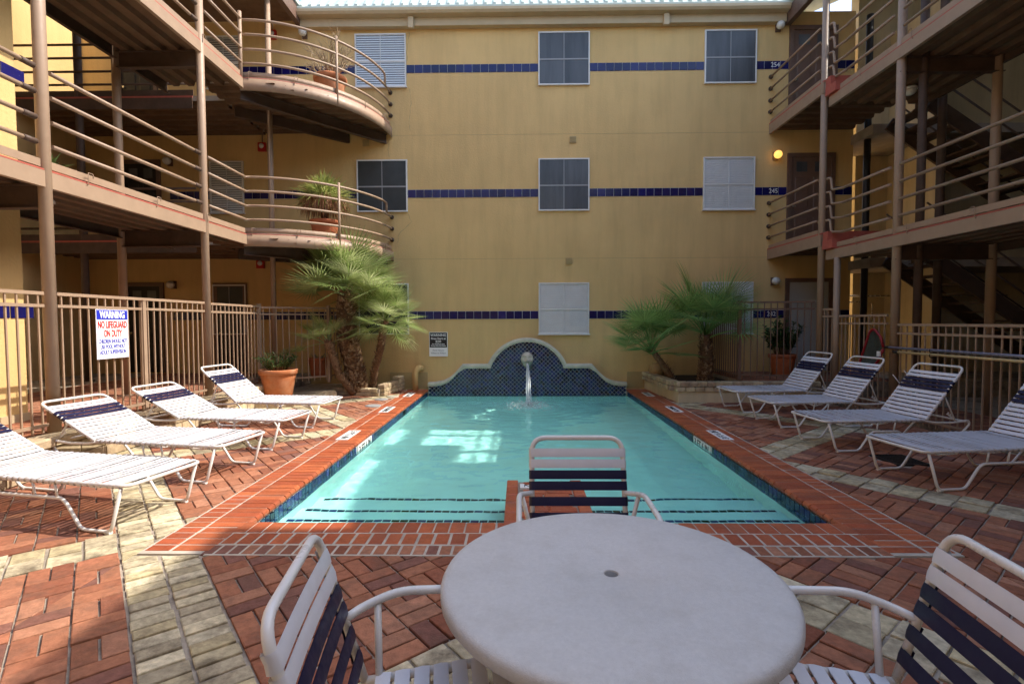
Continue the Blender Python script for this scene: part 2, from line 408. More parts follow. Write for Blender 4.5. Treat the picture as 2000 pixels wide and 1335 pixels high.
def fill(umin, umax, vmin, vmax, voff):
    for ku in range(-4, 6):
        ub = 0.32 + PU*ku                     # cream band along v
        for kv in range(-3, 6):
            vb = voff + PV*kv
            if ub > umax + 3 or vb > vmax + 3 or ub < umin - 3 or vb < vmin - 3: continue
            va, vz = vb + HB, vb + PV - HB
            n = 25 if ku == 0 else 12
            full0, full1 = vb - HB, vb + PV - HB
            st = (full1 - full0) / n
            for j in range(n):
                for i in range(2):
                    jit = random.uniform(-0.006, 0.006)
                    lay(cream, ub - HB + i*HB, ub + i*HB + jit, full0 + j*st, full0 + (j+1)*st)
            ua, uz = ub + HB, ub + PU - HB
            n = 12; st = (uz - ua) / n
            for j in range(n):
                for i in range(2): lay(cream, ua + j*st, ua + (j+1)*st, vb - HB + i*HB, vb + i*HB)
            n = 10; su = (uz - ua) / n; sv = (vz - va) / n
            for a in range(n):
                for b in range(n):
                    u0 = ua + a*su; v0 = va + b*sv
                    if (b + (a // 3)) % 2 == 0:
                        lay(red, u0, u0+su, v0, v0+sv/2); lay(red, u0, u0+su, v0+sv/2, v0+sv)
                    else:
                        lay(red, u0, u0+su/2, v0, v0+sv); lay(red, u0+su/2, u0+su, v0, v0+sv)
ALLZ = list(ZONES)
ZONES[:] = [(-5.02, -2.675, 1.0, 12.2), (-2.675, 1.3, 1.0, 3.462)]; fill(-5, 11, -4, 13, 4.71)
ZONES[:] = [(3.03, 5.95, 1.0, 12.2), (1.3, 3.03, 1.0, 3.462)]; fill(-5, 13, -4, 9, 2.83)
# red bricks that do not lie inside the drain opening
def brick_mesh(mb, q, dz, rnd):
    n = len(q); cx = sum(p[0] for p in q)/n; cy = sum(p[1] for p in q)/n
    if abs(cx-4.36) < 0.22 and abs(cy-5.93) < 0.24: return False
    ins = 0.005
    top = []
    for p in q:
        d = math.hypot(p[0]-cx, p[1]-cy) or 1; k = max(0, (d-ins*1.4)/d); top.append((cx+(p[0]-cx)*k, cy+(p[1]-cy)*k))
    tilt = random.uniform(-0.02, 0.02); tl2 = random.uniform(-0.02, 0.02)
    zt = lambda p: dz + (p[0]-cx)*tilt + (p[1]-cy)*tl2
    vs = [(p[0], p[1], -0.03) for p in q] + [(p[0], p[1], zt(p)-0.004) for p in q] + [(p[0], p[1], zt(p)) for p in top]
    fs = [tuple(range(2*n, 3*n))]
    for i in range(n):
        j = (i+1) % n
        fs += [(i, j, j+n, i+n), (i+n, j+n, j+2*n, i+2*n)]
    mb.add(vs, fs, rnd); return True
def in_view(q):
    x = sum(p[0] for p in q[0])/len(q[0]); y = sum(p[1] for p in q[0])/len(q[0])
    return y > 2.0 and abs(x+0.02*y) < y*1.05
def lay_all(lst, m, name, stuff, lim):
    lst.sort(key=lambda e: (not in_view(e), sum(p[1] for p in e[0])/len(e[0]) + 0.3*abs(sum(p[0] for p in e[0])/len(e[0]))))
    rest = MB(); cnt = 0
    for q, dz in lst:
        if cnt < lim:
            b = MB()
            if brick_mesh(b, q, dz, random.uniform(0.001, 1)): b.build(name, m, deck); cnt += 1
        else: brick_mesh(rest, q, dz, random.random())
    rest.build(stuff, m, deck)['kind'] = 'stuff'
lay_all(red, 'red_brick', 'brick', 'brick_paving', 290)
lay_all(cream, 'cream_brick', 'paving_stone', 'stone_paving', 240)

# pool shell
pool = MB()
X0, X1, Y0, Y1, ZB = PX0 - 0.012, PX1 + 0.012, PY0 - 0.012, PY1 + 0.004, -1.08
pool.add([(X0,Y0,ZB),(X1,Y0,ZB),(X1,Y1,ZB),(X0,Y1,ZB),(X0,Y0,-0.05),(X1,Y0,-0.05),(X1,Y1,-0.05),(X0,Y1,-0.05),(X1,Y1,-0.42),(X0,Y1,-0.42)],
         [(0,1,2,3),(0,4,5,1),(1,5,6,8,2),(2,8,9,3),(3,9,7,4,0)])
basin = pool.build('pool_basin', 'plaster'); structure(basin)
steps = []
for i, (yb, zt) in enumerate(((4.66, -0.33), (5.07, -0.51), (5.56, -0.69))):
    s_ = MB(); y_prev = PY0 - 0.01 if i == 0 else (4.66, 5.07)[i-1]
    s_.box(PX0-0.008, PX1+0.008, y_prev if i == 0 else y_prev + 0.001, yb, ZB+0.002, zt)
    o = s_.build('step', 'plaster', basin); steps.append(o)
    sp = []
    x = PX0 + 0.05
    while x < PX1 - 0.05:
        if not (-0.16 < x < 0.64 and yb < 5.2): sp.append(((x+0.037, yb-0.06, zt+0.001), (0.072, 0.05, 0.006), 0))
        x += 0.08
    pieces(basin, 'step_tile', sp, 'pool_tile', 80, 0.02, stuff='step_tile_row')
# waterline tiles, three rows on each side
sp = []
pit = 0.082
for side in (0, 1):
    X = PX0 if side == 0 else PX1
    y = PY0 + 0.04
    while y < PY1 - 0.03:
        for k in range(3):
            if not (side == 0 and 6.78 < y < 7.50 and k < 2) and not (side == 1 and 6.78 < y < 7.50 and k < 2):
                sp.append(((X, y, -0.100 - k*pit), (0.012, 0.071, 0.071), 0))
        y += pit
pieces(basin, 'waterline_tile', sp, 'pool_tile', 300, 0.03, stuff='waterline_tile_rows')
for side in (0, 1):
    X = PX0 - 0.007 if side == 0 else PX1 + 0.007
    b = MB(); b.box(X-0.004, X+0.004, PY0, PY1, -0.33, -0.065); b.build('tile_grout', 'grout', basin)
# entry pier of brick standing in the water
pier = thing('brick_pier', 'low brick platform jutting into pool behind the empty chair', 'platform', (0.24, 4.6, -1.0))
MB().box(-0.12, 0.60, PY0+0.003, 5.12, ZB+0.003, -0.062).build('base', 'coping_brick', pier)
MB().box(-0.122, 0.602, PY0+0.002, 5.122, -0.061, -0.012).build('mortar_bed', 'mortar', pier)
sp = []
for j in range(5):
    sp.append(((-0.075, 4.16 + j*0.22, -0.02), (0.11, 0.212, 0.05), 0)); sp.append(((0.555, 4.16 + j*0.22, -0.02), (0.11, 0.212, 0.05), 0))
for j in range(9):
    if j == 7: continue
    sp.append(((0.10 if j % 2 else 0.14, 4.11 + j*0.115, -0.021), (0.22, 0.107, 0.05), 0)); sp.append(((0.34 if j % 2 else 0.37, 4.11 + j*0.115, -0.021), (0.235, 0.107, 0.05), 0))
pieces(pier, 'brick', sp, 'coping_brick')
b = MB().box(0.0, 0.44, 4.90, 5.02, -0.045, 0.004).build('depth_marker', 'white_sign', pier)
text('3 FT 6 IN', 0.09, 'sign_black', (0.22, 4.96, 0.0055), (0, 0, PI), b, 0.36)

# coping
def bull_mesh(L, wd, m, seed):
    q = MB(); prof = [(0,-0.055),(0,-0.003),(0.004,0.0)]
    for k in range(7):
        a = PI/2 - PI*k/6*0.92; prof.append((L-0.03+0.03*math.cos(a), -0.03+0.03*math.sin(a)))
    prof.append((L-0.045, -0.058))
    n = len(prof); h = wd/2
    vs = [(p[0], -h, p[1]) for p in prof] + [(p[0], h, p[1]) for p in prof]
    q.add(vs, [tuple(range(n)), tuple(reversed(range(n, 2*n)))] + [(i, i+n, (i+1) % n + n, (i+1) % n) for i in range(n)])
    return q.mesh('coping_brick_nose', m)
BN = bull_mesh(0.298, 0.095, 'coping_brick', 0); BF = bull_mesh(0.215, 0.106, 'coping_brick', 0)
def coping_bed(name, x0, x1, y0, y1):
    o = MB().box(x0, x1, y0, y1, -0.075, -0.0035).build(name, 'pale_mortar'); structure(o); return o
cl = coping_bed('coping_left', -2.668, PX0-0.012, 3.49, PY1+0.06)
cr = coping_bed('coping_right', PX1+0.012, 3.022, 3.49, PY1+0.06)
cf = coping_bed('coping_front', PX0-0.0125, PX1+0.0125, 3.469, PY0-0.012)
ub = unit_box('coping_brick', 0.05)
for side, bed in ((-1, cl), (1, cr)):
    y = PY0 - 0.53 + 0.05; xe = PX0 if side < 0 else PX1
    while y < PY1:
        jz = random.uniform(-0.002, 0.002); xe2 = xe + random.uniform(-0.002, 0.002)
        if y > PY0 - 0.02: inst('brick', BN, bed, (xe2 + side*0.284, y, jz), (1,1,1), (0, 0, 0 if side < 0 else PI))
        else: inst('brick', ub, bed, (xe + side*0.145, y, -0.025+jz), (0.278, 0.095, 0.05))
        inst('brick', ub, bed, (xe + side*0.384, y, -0.025+jz+random.uniform(-0.001,0.001)), (0.182, 0.095, 0.05))
        y += 0.105
x = PX0 + 0.02
while x < PX1 - 0.01:
    if not (-0.13 < x < 0.62): inst('brick', BF, cf, (x, PY0-0.205, random.uniform(-0.002,0.002)), (1,1,1), (0, 0, PI/2))
    else: inst('brick', ub, cf, (x, PY0-0.105, -0.025), (0.106, 0.2, 0.05))
    inst('brick', ub, cf, (x+0.03, PY0-0.315, -0.0255+random.uniform(-0.002,0.001)), (0.106, 0.198, 0.05))
    x += 0.1195
x = PX0 - 0.0
ur = unit_box('red_brick', 0.05)
while x < PX1 + 0.04:
    inst('brick', ur, cf, (x, PY0-0.502, -0.026+random.uniform(-0.002,0.001)), (0.080, 0.148, 0.05)); x += 0.092
# depth markers let into the coping and the waterline
def marker(xc, yc, rz, parent, s='3 FT 6 IN'):
    b = MB().box(xc-0.085, xc+0.085, yc-0.30, yc+0.30, -0.03, 0.0045).build('depth_marker', 'white_sign', parent)
    text(s, 0.13, 'sign_black', (xc, yc, 0.006), (0, 0, rz), b, 0.5, bold=0.002)
marker(-2.43, 7.22, -PI/2, cl); marker(2.80, 7.22, PI/2, cr)
marker(-2.43, 9.35, -PI/2, cl, 'NO DIVING'); marker(2.80, 9.35, PI/2, cr, 'NO DIVING')
marker(-2.43, 11.25, -PI/2, cl); marker(2.80, 11.25, PI/2, cr)
for side, parent in ((0, cl), (1, cr)):
    X = PX0 + 0.002 if side == 0 else PX1 - 0.002
    b = MB().box(X-0.008, X+0.008, 6.82, 7.46, -0.225, -0.062).build('waterline_marker', 'white_sign', parent)
    text('3 FT 6 IN', 0.14, 'sign_black', (X + (0.0095 if side == 0 else -0.0095), 7.14, -0.135), (PI/2, 0, PI/2 if side == 0 else -PI/2), b, 0.54, bold=0.002)
MB().box(PX0-0.006, PX0+0.006, 9.5, 9.72, -0.2, -0.065).build('skimmer_mouth', 'sign_black', cl)

# pool water: one wavy surface, refracting
wv = MB(); nx, ny = 150, 250
for j in range(ny+1):
    for i in range(nx+1):
        x = PX0-0.01 + (PX1-PX0+0.02)*i/nx; y = PY0-0.01 + (PY1-PY0+0.012)*j/ny
        d = math.hypot(x-PC, y-10.35)
        z = 0.0048*mnoise.noise(Vector((x*2.6, y*2.6, 0.3))) + 0.0036*mnoise.noise(Vector((x*6.5+5, y*6.5, 1.7))) + 0.0010*mnoise.noise(Vector((x*13, y*13, 4.7)))
        z *= 0.7 + 0.9*math.exp(-d*0.45)
        z += 0.010*math.exp(-d*1.6)*math.sin(d*26) + 0.012*math.exp(-(d/0.35)**2)*mnoise.noise(Vector((x*16, y*16, 9)))
        wv.v.append((x, y, WATER+z))
for j in range(ny):
    for i in range(nx):
        a = j*(nx+1)+i; wv.f.append((a, a+1, a+nx+2, a+nx+1)); wv.r.append(0); wv.sm.append(True)
water = wv.build('pool_water', 'pool_water'); structure(water)
water.cycles.is_caustics_caster = True
sun_d.cycles.is_caustics_light = True
for o in [basin] + list(basin.children): o.cycles.is_caustics_receiver = True
for o in pier.children: o.cycles.is_caustics_receiver = True

# small things set in the deck
for n_, (x, y, r_, lab, m_) in enumerate(((-2.86, 10.55, 0.14, 'grey round skimmer lid nearest the stone planter edge', 'sign_grey'),
                            (-2.80, 9.75, 0.15, 'grey round skimmer lid farther out on the sunny deck', 'sign_grey'),
                            (-2.72, 10.95, 0.13, 'pale cream round skimmer lid beside the coping', 'lid_plastic'))):
    t = thing('skimmer_lid', lab, 'lid', (x, y, 0), 'round skimmer lids by the pool')
    MB().lathe([(r_, -0.01), (r_, 0.008), (r_-0.008, 0.012)], (x, y, 0), 28).build('rim', m_, t)
    MB().lathe([(r_-0.02, 0.0125), (r_-0.02, 0.0155), (r_-0.03, 0.017)], (x, y, 0), 28).build('cover', m_, t)
t = thing('drain_grate', 'black square metal drain grate in the brick deck under a lounger', 'drain', (4.36, 5.93, 0))
fr_ = MB()
fr_.box(4.17,4.55,5.71,5.735,-0.03,0.006).box(4.17,4.55,6.125,6.15,-0.03,0.006).box(4.17,4.195,5.735,6.125,-0.03,0.006).box(4.525,4.55,5.735,6.125,-0.03,0.006)
fr_.build('frame', 'black_paint', t)
MB().box(4.195,4.525,5.735,6.125,-0.03,-0.02).build('pit', 'black_paint', t)
bm = MB().box(-0.007,0.007,-0.195,0.195,-0.015,0.004).mesh('grate_bar', 'black_paint')
for k in range(9): inst('bar', bm, t, (4.215+k*0.036, 5.93, 0))
#@@BUILDINGS
# ------------------------------------------------------------------ buildings
FACE_S = (PI/2, 0, 0)                               # lettering that faces the camera
YB = WALL
def window_on(parent, xc, zb, zt, wd, kind, y=None, name='window'):
    """window in a wall that faces -y; kind: blind, screen, dark"""
    y = YB if y is None else y
    x0, x1 = xc - wd/2, xc + wd/2; t = 0.028
    y = y - 0.022
    MB().box(x0-0.02, x1+0.02, y-0.045, y+0.02, zb-0.022, zb-0.001).build('sill', 'window_frame', parent) if kind.startswith('blind') else None
    f = MB().box(x0, x1, y-0.03, y+0.025, zt-t, zt).box(x0, x1, y-0.03, y+0.025, zb, zb+t)
    f.box(x0, x0+t, y-0.03, y+0.025, zb+t, zt-t).box(x1-t, x1, y-0.03, y+0.025, zb+t, zt-t)
    fo = f.build(name, 'window_frame', parent)
    zm = (zb+zt)/2 - 0.02
    bm_ = 'window_frame' if kind.startswith('blind') else 'sign_grey'
    MB().box(x0+t, x1-t, y-0.024, y-0.004, zm-0.016, zm+0.016).build('meeting_rail', bm_, fo)
    MB().box(xc-0.008, xc+0.008, y-0.021, y-0.004, zb+t, zm-0.016).box(xc-0.008, xc+0.008, y-0.021, y-0.004, zm+0.016, zt-t).build('muntin', bm_, fo)
    if kind in ('blind', 'blind_open'):
        op = kind == 'blind_open'; bl = MB(); z = zb + t + 0.02
        while z < zt - t - 0.01:
            M = Matrix.Translation((xc, y-0.003, z)) @ Matrix.Rotation(R(56 if op else 63), 4, 'X'); bl.obox(M, wd-2*t-0.012, 0.046 if op else 0.044, 0.0015); z += 0.052 if op else 0.043
        o = bl.build('blind', 'blind_slat', fo); o['kind'] = 'stuff'
        MB().box(x0+t, x1-t, y+0.016, y+0.018, zb+t, zt-t).build('back_panel', 'sign_grey' if op else 'blind_slat', fo)  # grey panel stands in for the dark room behind open slats
        for (a, b_, c, d) in ((x0+t, xc-0.008, zb+t, zm-0.016), (xc+0.008, x1-t, zb+t, zm-0.016), (x0+t, xc-0.008, zm+0.016, zt-t), (xc+0.008, x1-t, zm+0.016, zt-t)):
            MB().box(a, b_, y-0.0195, y-0.0185, c, d).build('pane', 'window_glass', fo)
    else:
        m_ = 'screen_mesh' if kind == 'screen' else 'screen_mesh_dark'
        for (a, b_, c, d) in ((x0+t, xc-0.008, zb+t, zm-0.016), (xc+0.008, x1-t, zb+t, zm-0.016), (x0+t, xc-0.008, zm+0.016, zt-t), (xc+0.008, x1-t, zm+0.016, zt-t)):
            MB().box(a, b_, y-0.0155, y-0.0035, c, d).build('pane', m_, fo)
    return fo
def door_on(parent, x0, x1, zb, zt, m_='brown_paint', fm='brown_paint', y=None, lights=True, panels=True):
    y = YB if y is None else y; t = 0.09
    d = MB().box(x0, x1, y-0.05, y+0.004, zt-t, zt).box(x0, x0+t, y-0.05, y+0.004, zb, zt-t).box(x1-t, x1, y-0.05, y+0.004, zb, zt-t).build('door', fm, parent)
    a, b_ = x0+t, x1-t
    MB().box(a, b_, y-0.018, y-0.002, zb+0.004, zt-t).build('leaf', m_, d)
    wd = b_-a; pw = wd*0.34; h = zt-t-zb
    for s_ in (-1, 1):
        xc = (a+b_)/2 + s_*wd*0.23
        if lights: MB().box(xc-pw*0.4, xc+pw*0.4, y-0.022, y-0.0185, zb+h*0.84, zb+h*0.95).build('light', 'screen_mesh', d)
        if panels:
            for lo, hi in ((0.05, 0.34), (0.42, 0.78)):
                q = MB(); z0, z1 = zb+h*lo, zb+h*hi; e = 0.02
                q.prism([(xc-pw/2,z0),(xc+pw/2,z0),(xc+pw/2,z1),(xc-pw/2,z1)], lambda p: (p[0], y-0.0182, p[1]),
                        lambda p: (xc+(p[0]-xc)*0.86, y-0.028, (z0+z1)/2+(p[1]-(z0+z1)/2)*0.93))
                q.build('panel', m_, d)
    MB().tube([(a+0.07, y-0.02, zb+h*0.46), (a+0.07, y-0.07, zb+h*0.46)], 0.025, 10).build('handle', 'chrome', d)
    return d

main = thing('yellow_building', 'yellow stucco apartment block with blue tile bands across the far end', 'building', (0, YB, 0))
EX = 7.76
MB().box(-14, EX, YB, YB+4, -0.5, 8.70).build('wall', 'stucco', main)
WIN = dict(lo=(1.3145-0.0, 2.512), mid=(4.19, 5.40), top=(7.085, 8.294))
W_ = 1.19
cxs = (-3.8208+W_/2, 0.454+W_/2, 4.2974+W_/2)
zts = [8.294 - 2.8911*k for k in (2, 1, 0)]
kinds = {(0,0):'dark', (1,0):'blind', (2,0):'blind', (0,1):'dark', (1,1):'screen', (2,1):'blind', (0,2):'blind_open', (1,2):'screen', (2,2):'screen'}
for (i, k), kd in kinds.items():
    window_on(main, cxs[i], zts[k]-1.21, zts[k], W_, kd)
window_on(main, -6.92, 4.19, 5.40, 0.80, 'blind_open'); window_on(main, -6.92, 7.085, 8.29, 0.80, 'blind_open')
window_on(main, -6.92, 1.31, 2.50, 0.80, 'dark')
doors = []
for k, zf in enumerate((F1+0.02, F2+0.01, F3+0.01)):
    doors.append(door_on(main, 6.24, 7.34, zf, zf+2.18, 'grey_door' if k == 0 else 'brown_paint', 'brown_paint', lights=k > 0, panels=k > 0))
    for xa in (-9.45,): door_on(main, xa, xa+0.95, zf, zf+2.15, 'black_paint', 'brown_paint')
    if k == 0: door_on(main, -7.30, -6.50, zf, zf+2.13, 'black_paint', 'brown_paint')
# tile bands: every tile on its own
ut = unit_box('blue_tile', 0.03)
def tile_mesh():
    q = MB(); b = 0.004; h = 0.5
    return q
pitch = 0.1945
bandz = [(1.664+1.846)/2, (4.526+4.704)/2+0.0, (7.40+7.595)/2]
for k, zc in enumerate(bandz):
    stops = sorted([(c-W_/2, c+W_/2) for c in cxs] + [(-7.32, -6.52), (6.24, 7.34)])
    x = -8.3; spans = []
    for a_, b_ in stops: spans.append((x, a_)); x = b_
    spans.append((x, EX-0.005))
    for a_, b_ in spans:
        n_ = max(1, round((b_-a_)/pitch)); pw_ = (b_-a_-0.008)/n_
        for i in range(n_): inst('tile', ut, main, (a_+0.004+pw_*(i+0.5), YB-0.004, zc), (pw_-0.009, 0.182, 0.016), (PI/2, 0, 0))
        MB().box(a_+0.002, b_-0.002, YB-0.003, YB+0.001, zc-0.096, zc+0.096).build('tile_bed', 'grout', main)
for k, (zc, s_) in enumerate(zip(bandz, ('242', '245', '254'))):
    text(s_, 0.15, 'white_sign', (5.93, YB-0.0135, zc), FACE_S, main, 0.20, 'house_number')
# wall joints, vents, scuppers, gutter, roof
for zj in (3.08, 5.97):
    MB().box(-3.0, EX-0.05, YB-0.002, YB+0.001, zj, zj+0.008).build('control_joint', 'vent_tan', main)
for xv, zv in ((1.26, 5.84), (1.167, 3.02), (-3.6, 5.80)):
    v = MB().box(xv-0.075, xv+0.075, YB-0.025, YB, zv-0.075, zv+0.075).build('vent', 'vent_tan', main)
    for q in range(4): MB().box(xv-0.06, xv+0.06, YB-0.034, YB-0.0255, zv-0.05+q*0.03, zv-0.034+q*0.03).build('louvre', 'vent_tan', v)
MB().box(-5.05, 6.1, YB-0.16, YB-0.002, 8.40, 8.58).build('frieze_board', 'gutter_paint', main)
gt = MB()
prof = [(-0.36, 8.70), (-0.36, 8.64), (-0.32, 8.59), (-0.17, 8.575), (-0.17, 8.70)]
gt.prism(prof, lambda p: (-5.05, YB+p[0], p[1]), lambda p: (6.1, YB+p[0], p[1])); gt.build('gutter', 'gutter_paint', main)
for xs in (-2.47, 3.36):
    MB().box(xs-0.06, xs+0.06, YB-0.24, YB-0.165, 8.32, 8.57).build('downspout_stub', 'gutter_paint', main)
rf = MB().prism([(-0.34, 8.705), (3.2, 12.6), (3.2, 12.7), (-0.34, 8.75)], lambda p: (-5.05, YB+p[0], p[1]), lambda p: (6.4, YB+p[0], p[1])).build('roof', 'roof_metal', main)
rib = MB(); rib.prism([(-0.33, 8.752), (3.15, 12.66), (3.15, 12.70), (-0.33, 8.80)], lambda p: (-0.03, p[0], p[1]), lambda p: (0.03, p[0], p[1])); rme = rib.mesh('roof_rib', 'roof_metal')
x = -4.95
while x < 6.35: inst('roof_rib', rme, rf, (x, YB, 0)); x += 0.21
random.seed(5)
for pts in ([(-2.56, 7.05), (-2.53, 6.7), (-2.58, 6.35), (-2.55, 6.0)], [(-2.55, 8.35), (-2.6, 8.05), (-2.62, 7.6)], [(-2.62, 4.15), (-2.55, 3.95), (-2.85, 3.68), (-2.9, 3.4)], [(-3.05, 5.9), (-3.08, 5.65), (-3.05, 5.42)]):
    q = MB(); pp = []
    for (xa, za), (xb, zb) in zip(pts, pts[1:]):
        for i in range(5): pp.append((xa+(xb-xa)*i/5+random.uniform(-0.012, 0.012), za+(zb-za)*i/5))
    for (xa, za), (xb, zb) in zip(pp, pp[1:]): q.bar((xa, YB-0.001, za), (xb, YB-0.001, zb), 0.004, random.uniform(0.006, 0.014))
    q.build('crack', 'vent_tan', main)['kind'] = 'stuff'
# niche panels low on the wall either side of the fountain
for xa, xb in ((-3.1, -2.20), (2.55, 3.1)):
    MB().box(xa, xb, YB-0.012, YB-0.001, 0.015, 0.40).build('niche_panel', 'vent_tan', main)

rear = thing('rear_building', 'unseen yellow block closing the court behind the camera', 'building', (0, -6, 0))
MB().box(-14, 14, -9.5, -5.5, 0, 9.3).build('wall', 'stucco', rear)  # out of view, added to keep low sky light out of the recesses
for k in range(3):
    for xw in (-7, -3.5, 0, 3.5): MB().box(xw-0.6, xw+0.6, -5.52, -5.49, 1.3+2.89*k, 2.5+2.89*k).build('window', 'screen_mesh_dark', rear)

# sign-side wing: wall beside the walkway
wing = thing('side_wing', 'yellow stucco wing with blue tile bands behind the lounger side fence', 'building', (-7, 4, 0))
WX = -6.15
MB().box(-14.0, WX, -2.0, 6.32, 0.0, 10.5).build('wall', 'stucco', wing)
for zc in bandz:
    y = 4.0
    while y < 6.2:
        inst('tile', ut, wing, (WX+0.004, y+0.155, zc), (0.182, 0.29, 0.016), (0, PI/2, 0)); y += 0.305
MB().box(WX, WX+0.03, 3.5, 6.34, F1+0.001, F1+0.10).build('skirting', 'gutter_paint', wing)
wall_lamp_specs = []

# ------------------------------------------------------------------ walkways
def corrugated(x0, x1, y0, y1, z, along='y', pitch=0.30, depth=0.075):
    q = MB(); a0, a1 = (x0, x1) if along == 'y' else (y0, y1)
    n = max(1, round((a1-a0)/pitch)); p = (a1-a0)/n; prof = []
    for i in range(n):
        s0 = a0 + i*p; prof += [(s0, z), (s0+p*0.42, z), (s0+p*0.52, z-depth), (s0+p*0.90, z-depth)]
    prof.append((a1, z))
    for i in range(len(prof)-1):
        (s0, h0), (s1, h1) = prof[i], prof[i+1]
        if along == 'y': q.add([(s0,y0,h0),(s1,y0,h1),(s1,y1,h1),(s0,y1,h0)], [(0,1,2,3)])
        else: q.add([(x0,s0,h0),(x1,s0,h0),(x1,s1,h1),(x0,s1,h1)], [(0,1,2,3)])
    return q
def channel_y(x, y0, y1, z0, z1, side, t=0.012, fl=0.06):
    """steel channel running along y whose web faces side (+1 or -1 in x)"""
    q = MB().box(min(x, x-side*t), max(x, x-side*t), y0, y1, z0, z1)
    xa, xb = sorted((x-side*t, x-side*fl)); q.box(xa, xb, y0, y1, z0, z0+t).box(xa, xb, y0, y1, z1-t, z1)
    return q
def loop_hook(x, y, z, side):
    return MB().tube(fillet([(x, y, z), (x+side*0.02, y, z+0.02), (x+side*0.02, y, z+0.15), (x+side*0.02, y+0.07, z+0.15), (x+side*0.02, y+0.07, z+0.10)], 0.01, 2), 0.005, 5)
RZ = (0.25, 0.51, 0.78, 1.045)
def side_walkway(root, xe, xi, y0, y1, zf, side, rail_breaks, hooks=True, rails=True):
    """walkway along y. xe outer edge, xi inner edge, side: +1 faces +x"""
    lo, hi = sorted((xe-side*0.065, xi))
    MB().box(lo, hi, y0, y1, zf-0.10, zf).build('slab', 'concrete', root)
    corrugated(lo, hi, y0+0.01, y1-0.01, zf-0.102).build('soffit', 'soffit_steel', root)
    channel_y(xe, y0, y1, zf-0.215, zf-0.04, side).build('fascia', 'tan_steel', root)
    channel_y(xi, y0, y1, zf-0.30, zf-0.04, -side).build('inner_beam', 'dark_steel', root)
    a, b_ = sorted((xe-side*0.004, xe-side*0.064)); MB().box(a, b_, y0, y1, zf-0.036, zf-0.020).build('slab_edge', 'red_paint', root)
    a, b_ = sorted((xe-side*0.03, xe-side*0.042)); MB().box(a, b_, y0, y1, zf+0.0, zf+0.085).build('kick_plate', 'tan_steel', root)
    if rails:
        for z in RZ:
            for ya, yb in rail_breaks: MB().tube([(xe-side*0.02, ya, zf+z), (xe-side*0.02, yb, zf+z)], 0.024, 10).build('rail', 'tan_steel', root)
    y = y0 + 0.6
    while hooks and y < y1 - 0.2:
        loop_hook(xe, y, zf-0.06, side).build('hook', 'tan_steel', root); y += 1.17
def cross_beam(root, x0, x1, y, zt, hgt=0.22, w_=0.10, m_='dark_steel'):
    q = MB().box(x0, x1, y-w_/2, y+w_/2, zt-0.012, zt).box(x0, x1, y-w_/2, y+w_/2, zt-hgt, zt-hgt+0.012).box(x0, x1, y-0.006, y+0.006, zt-hgt+0.012, zt-0.012)
    return q.build('cross_beam', m_, root)

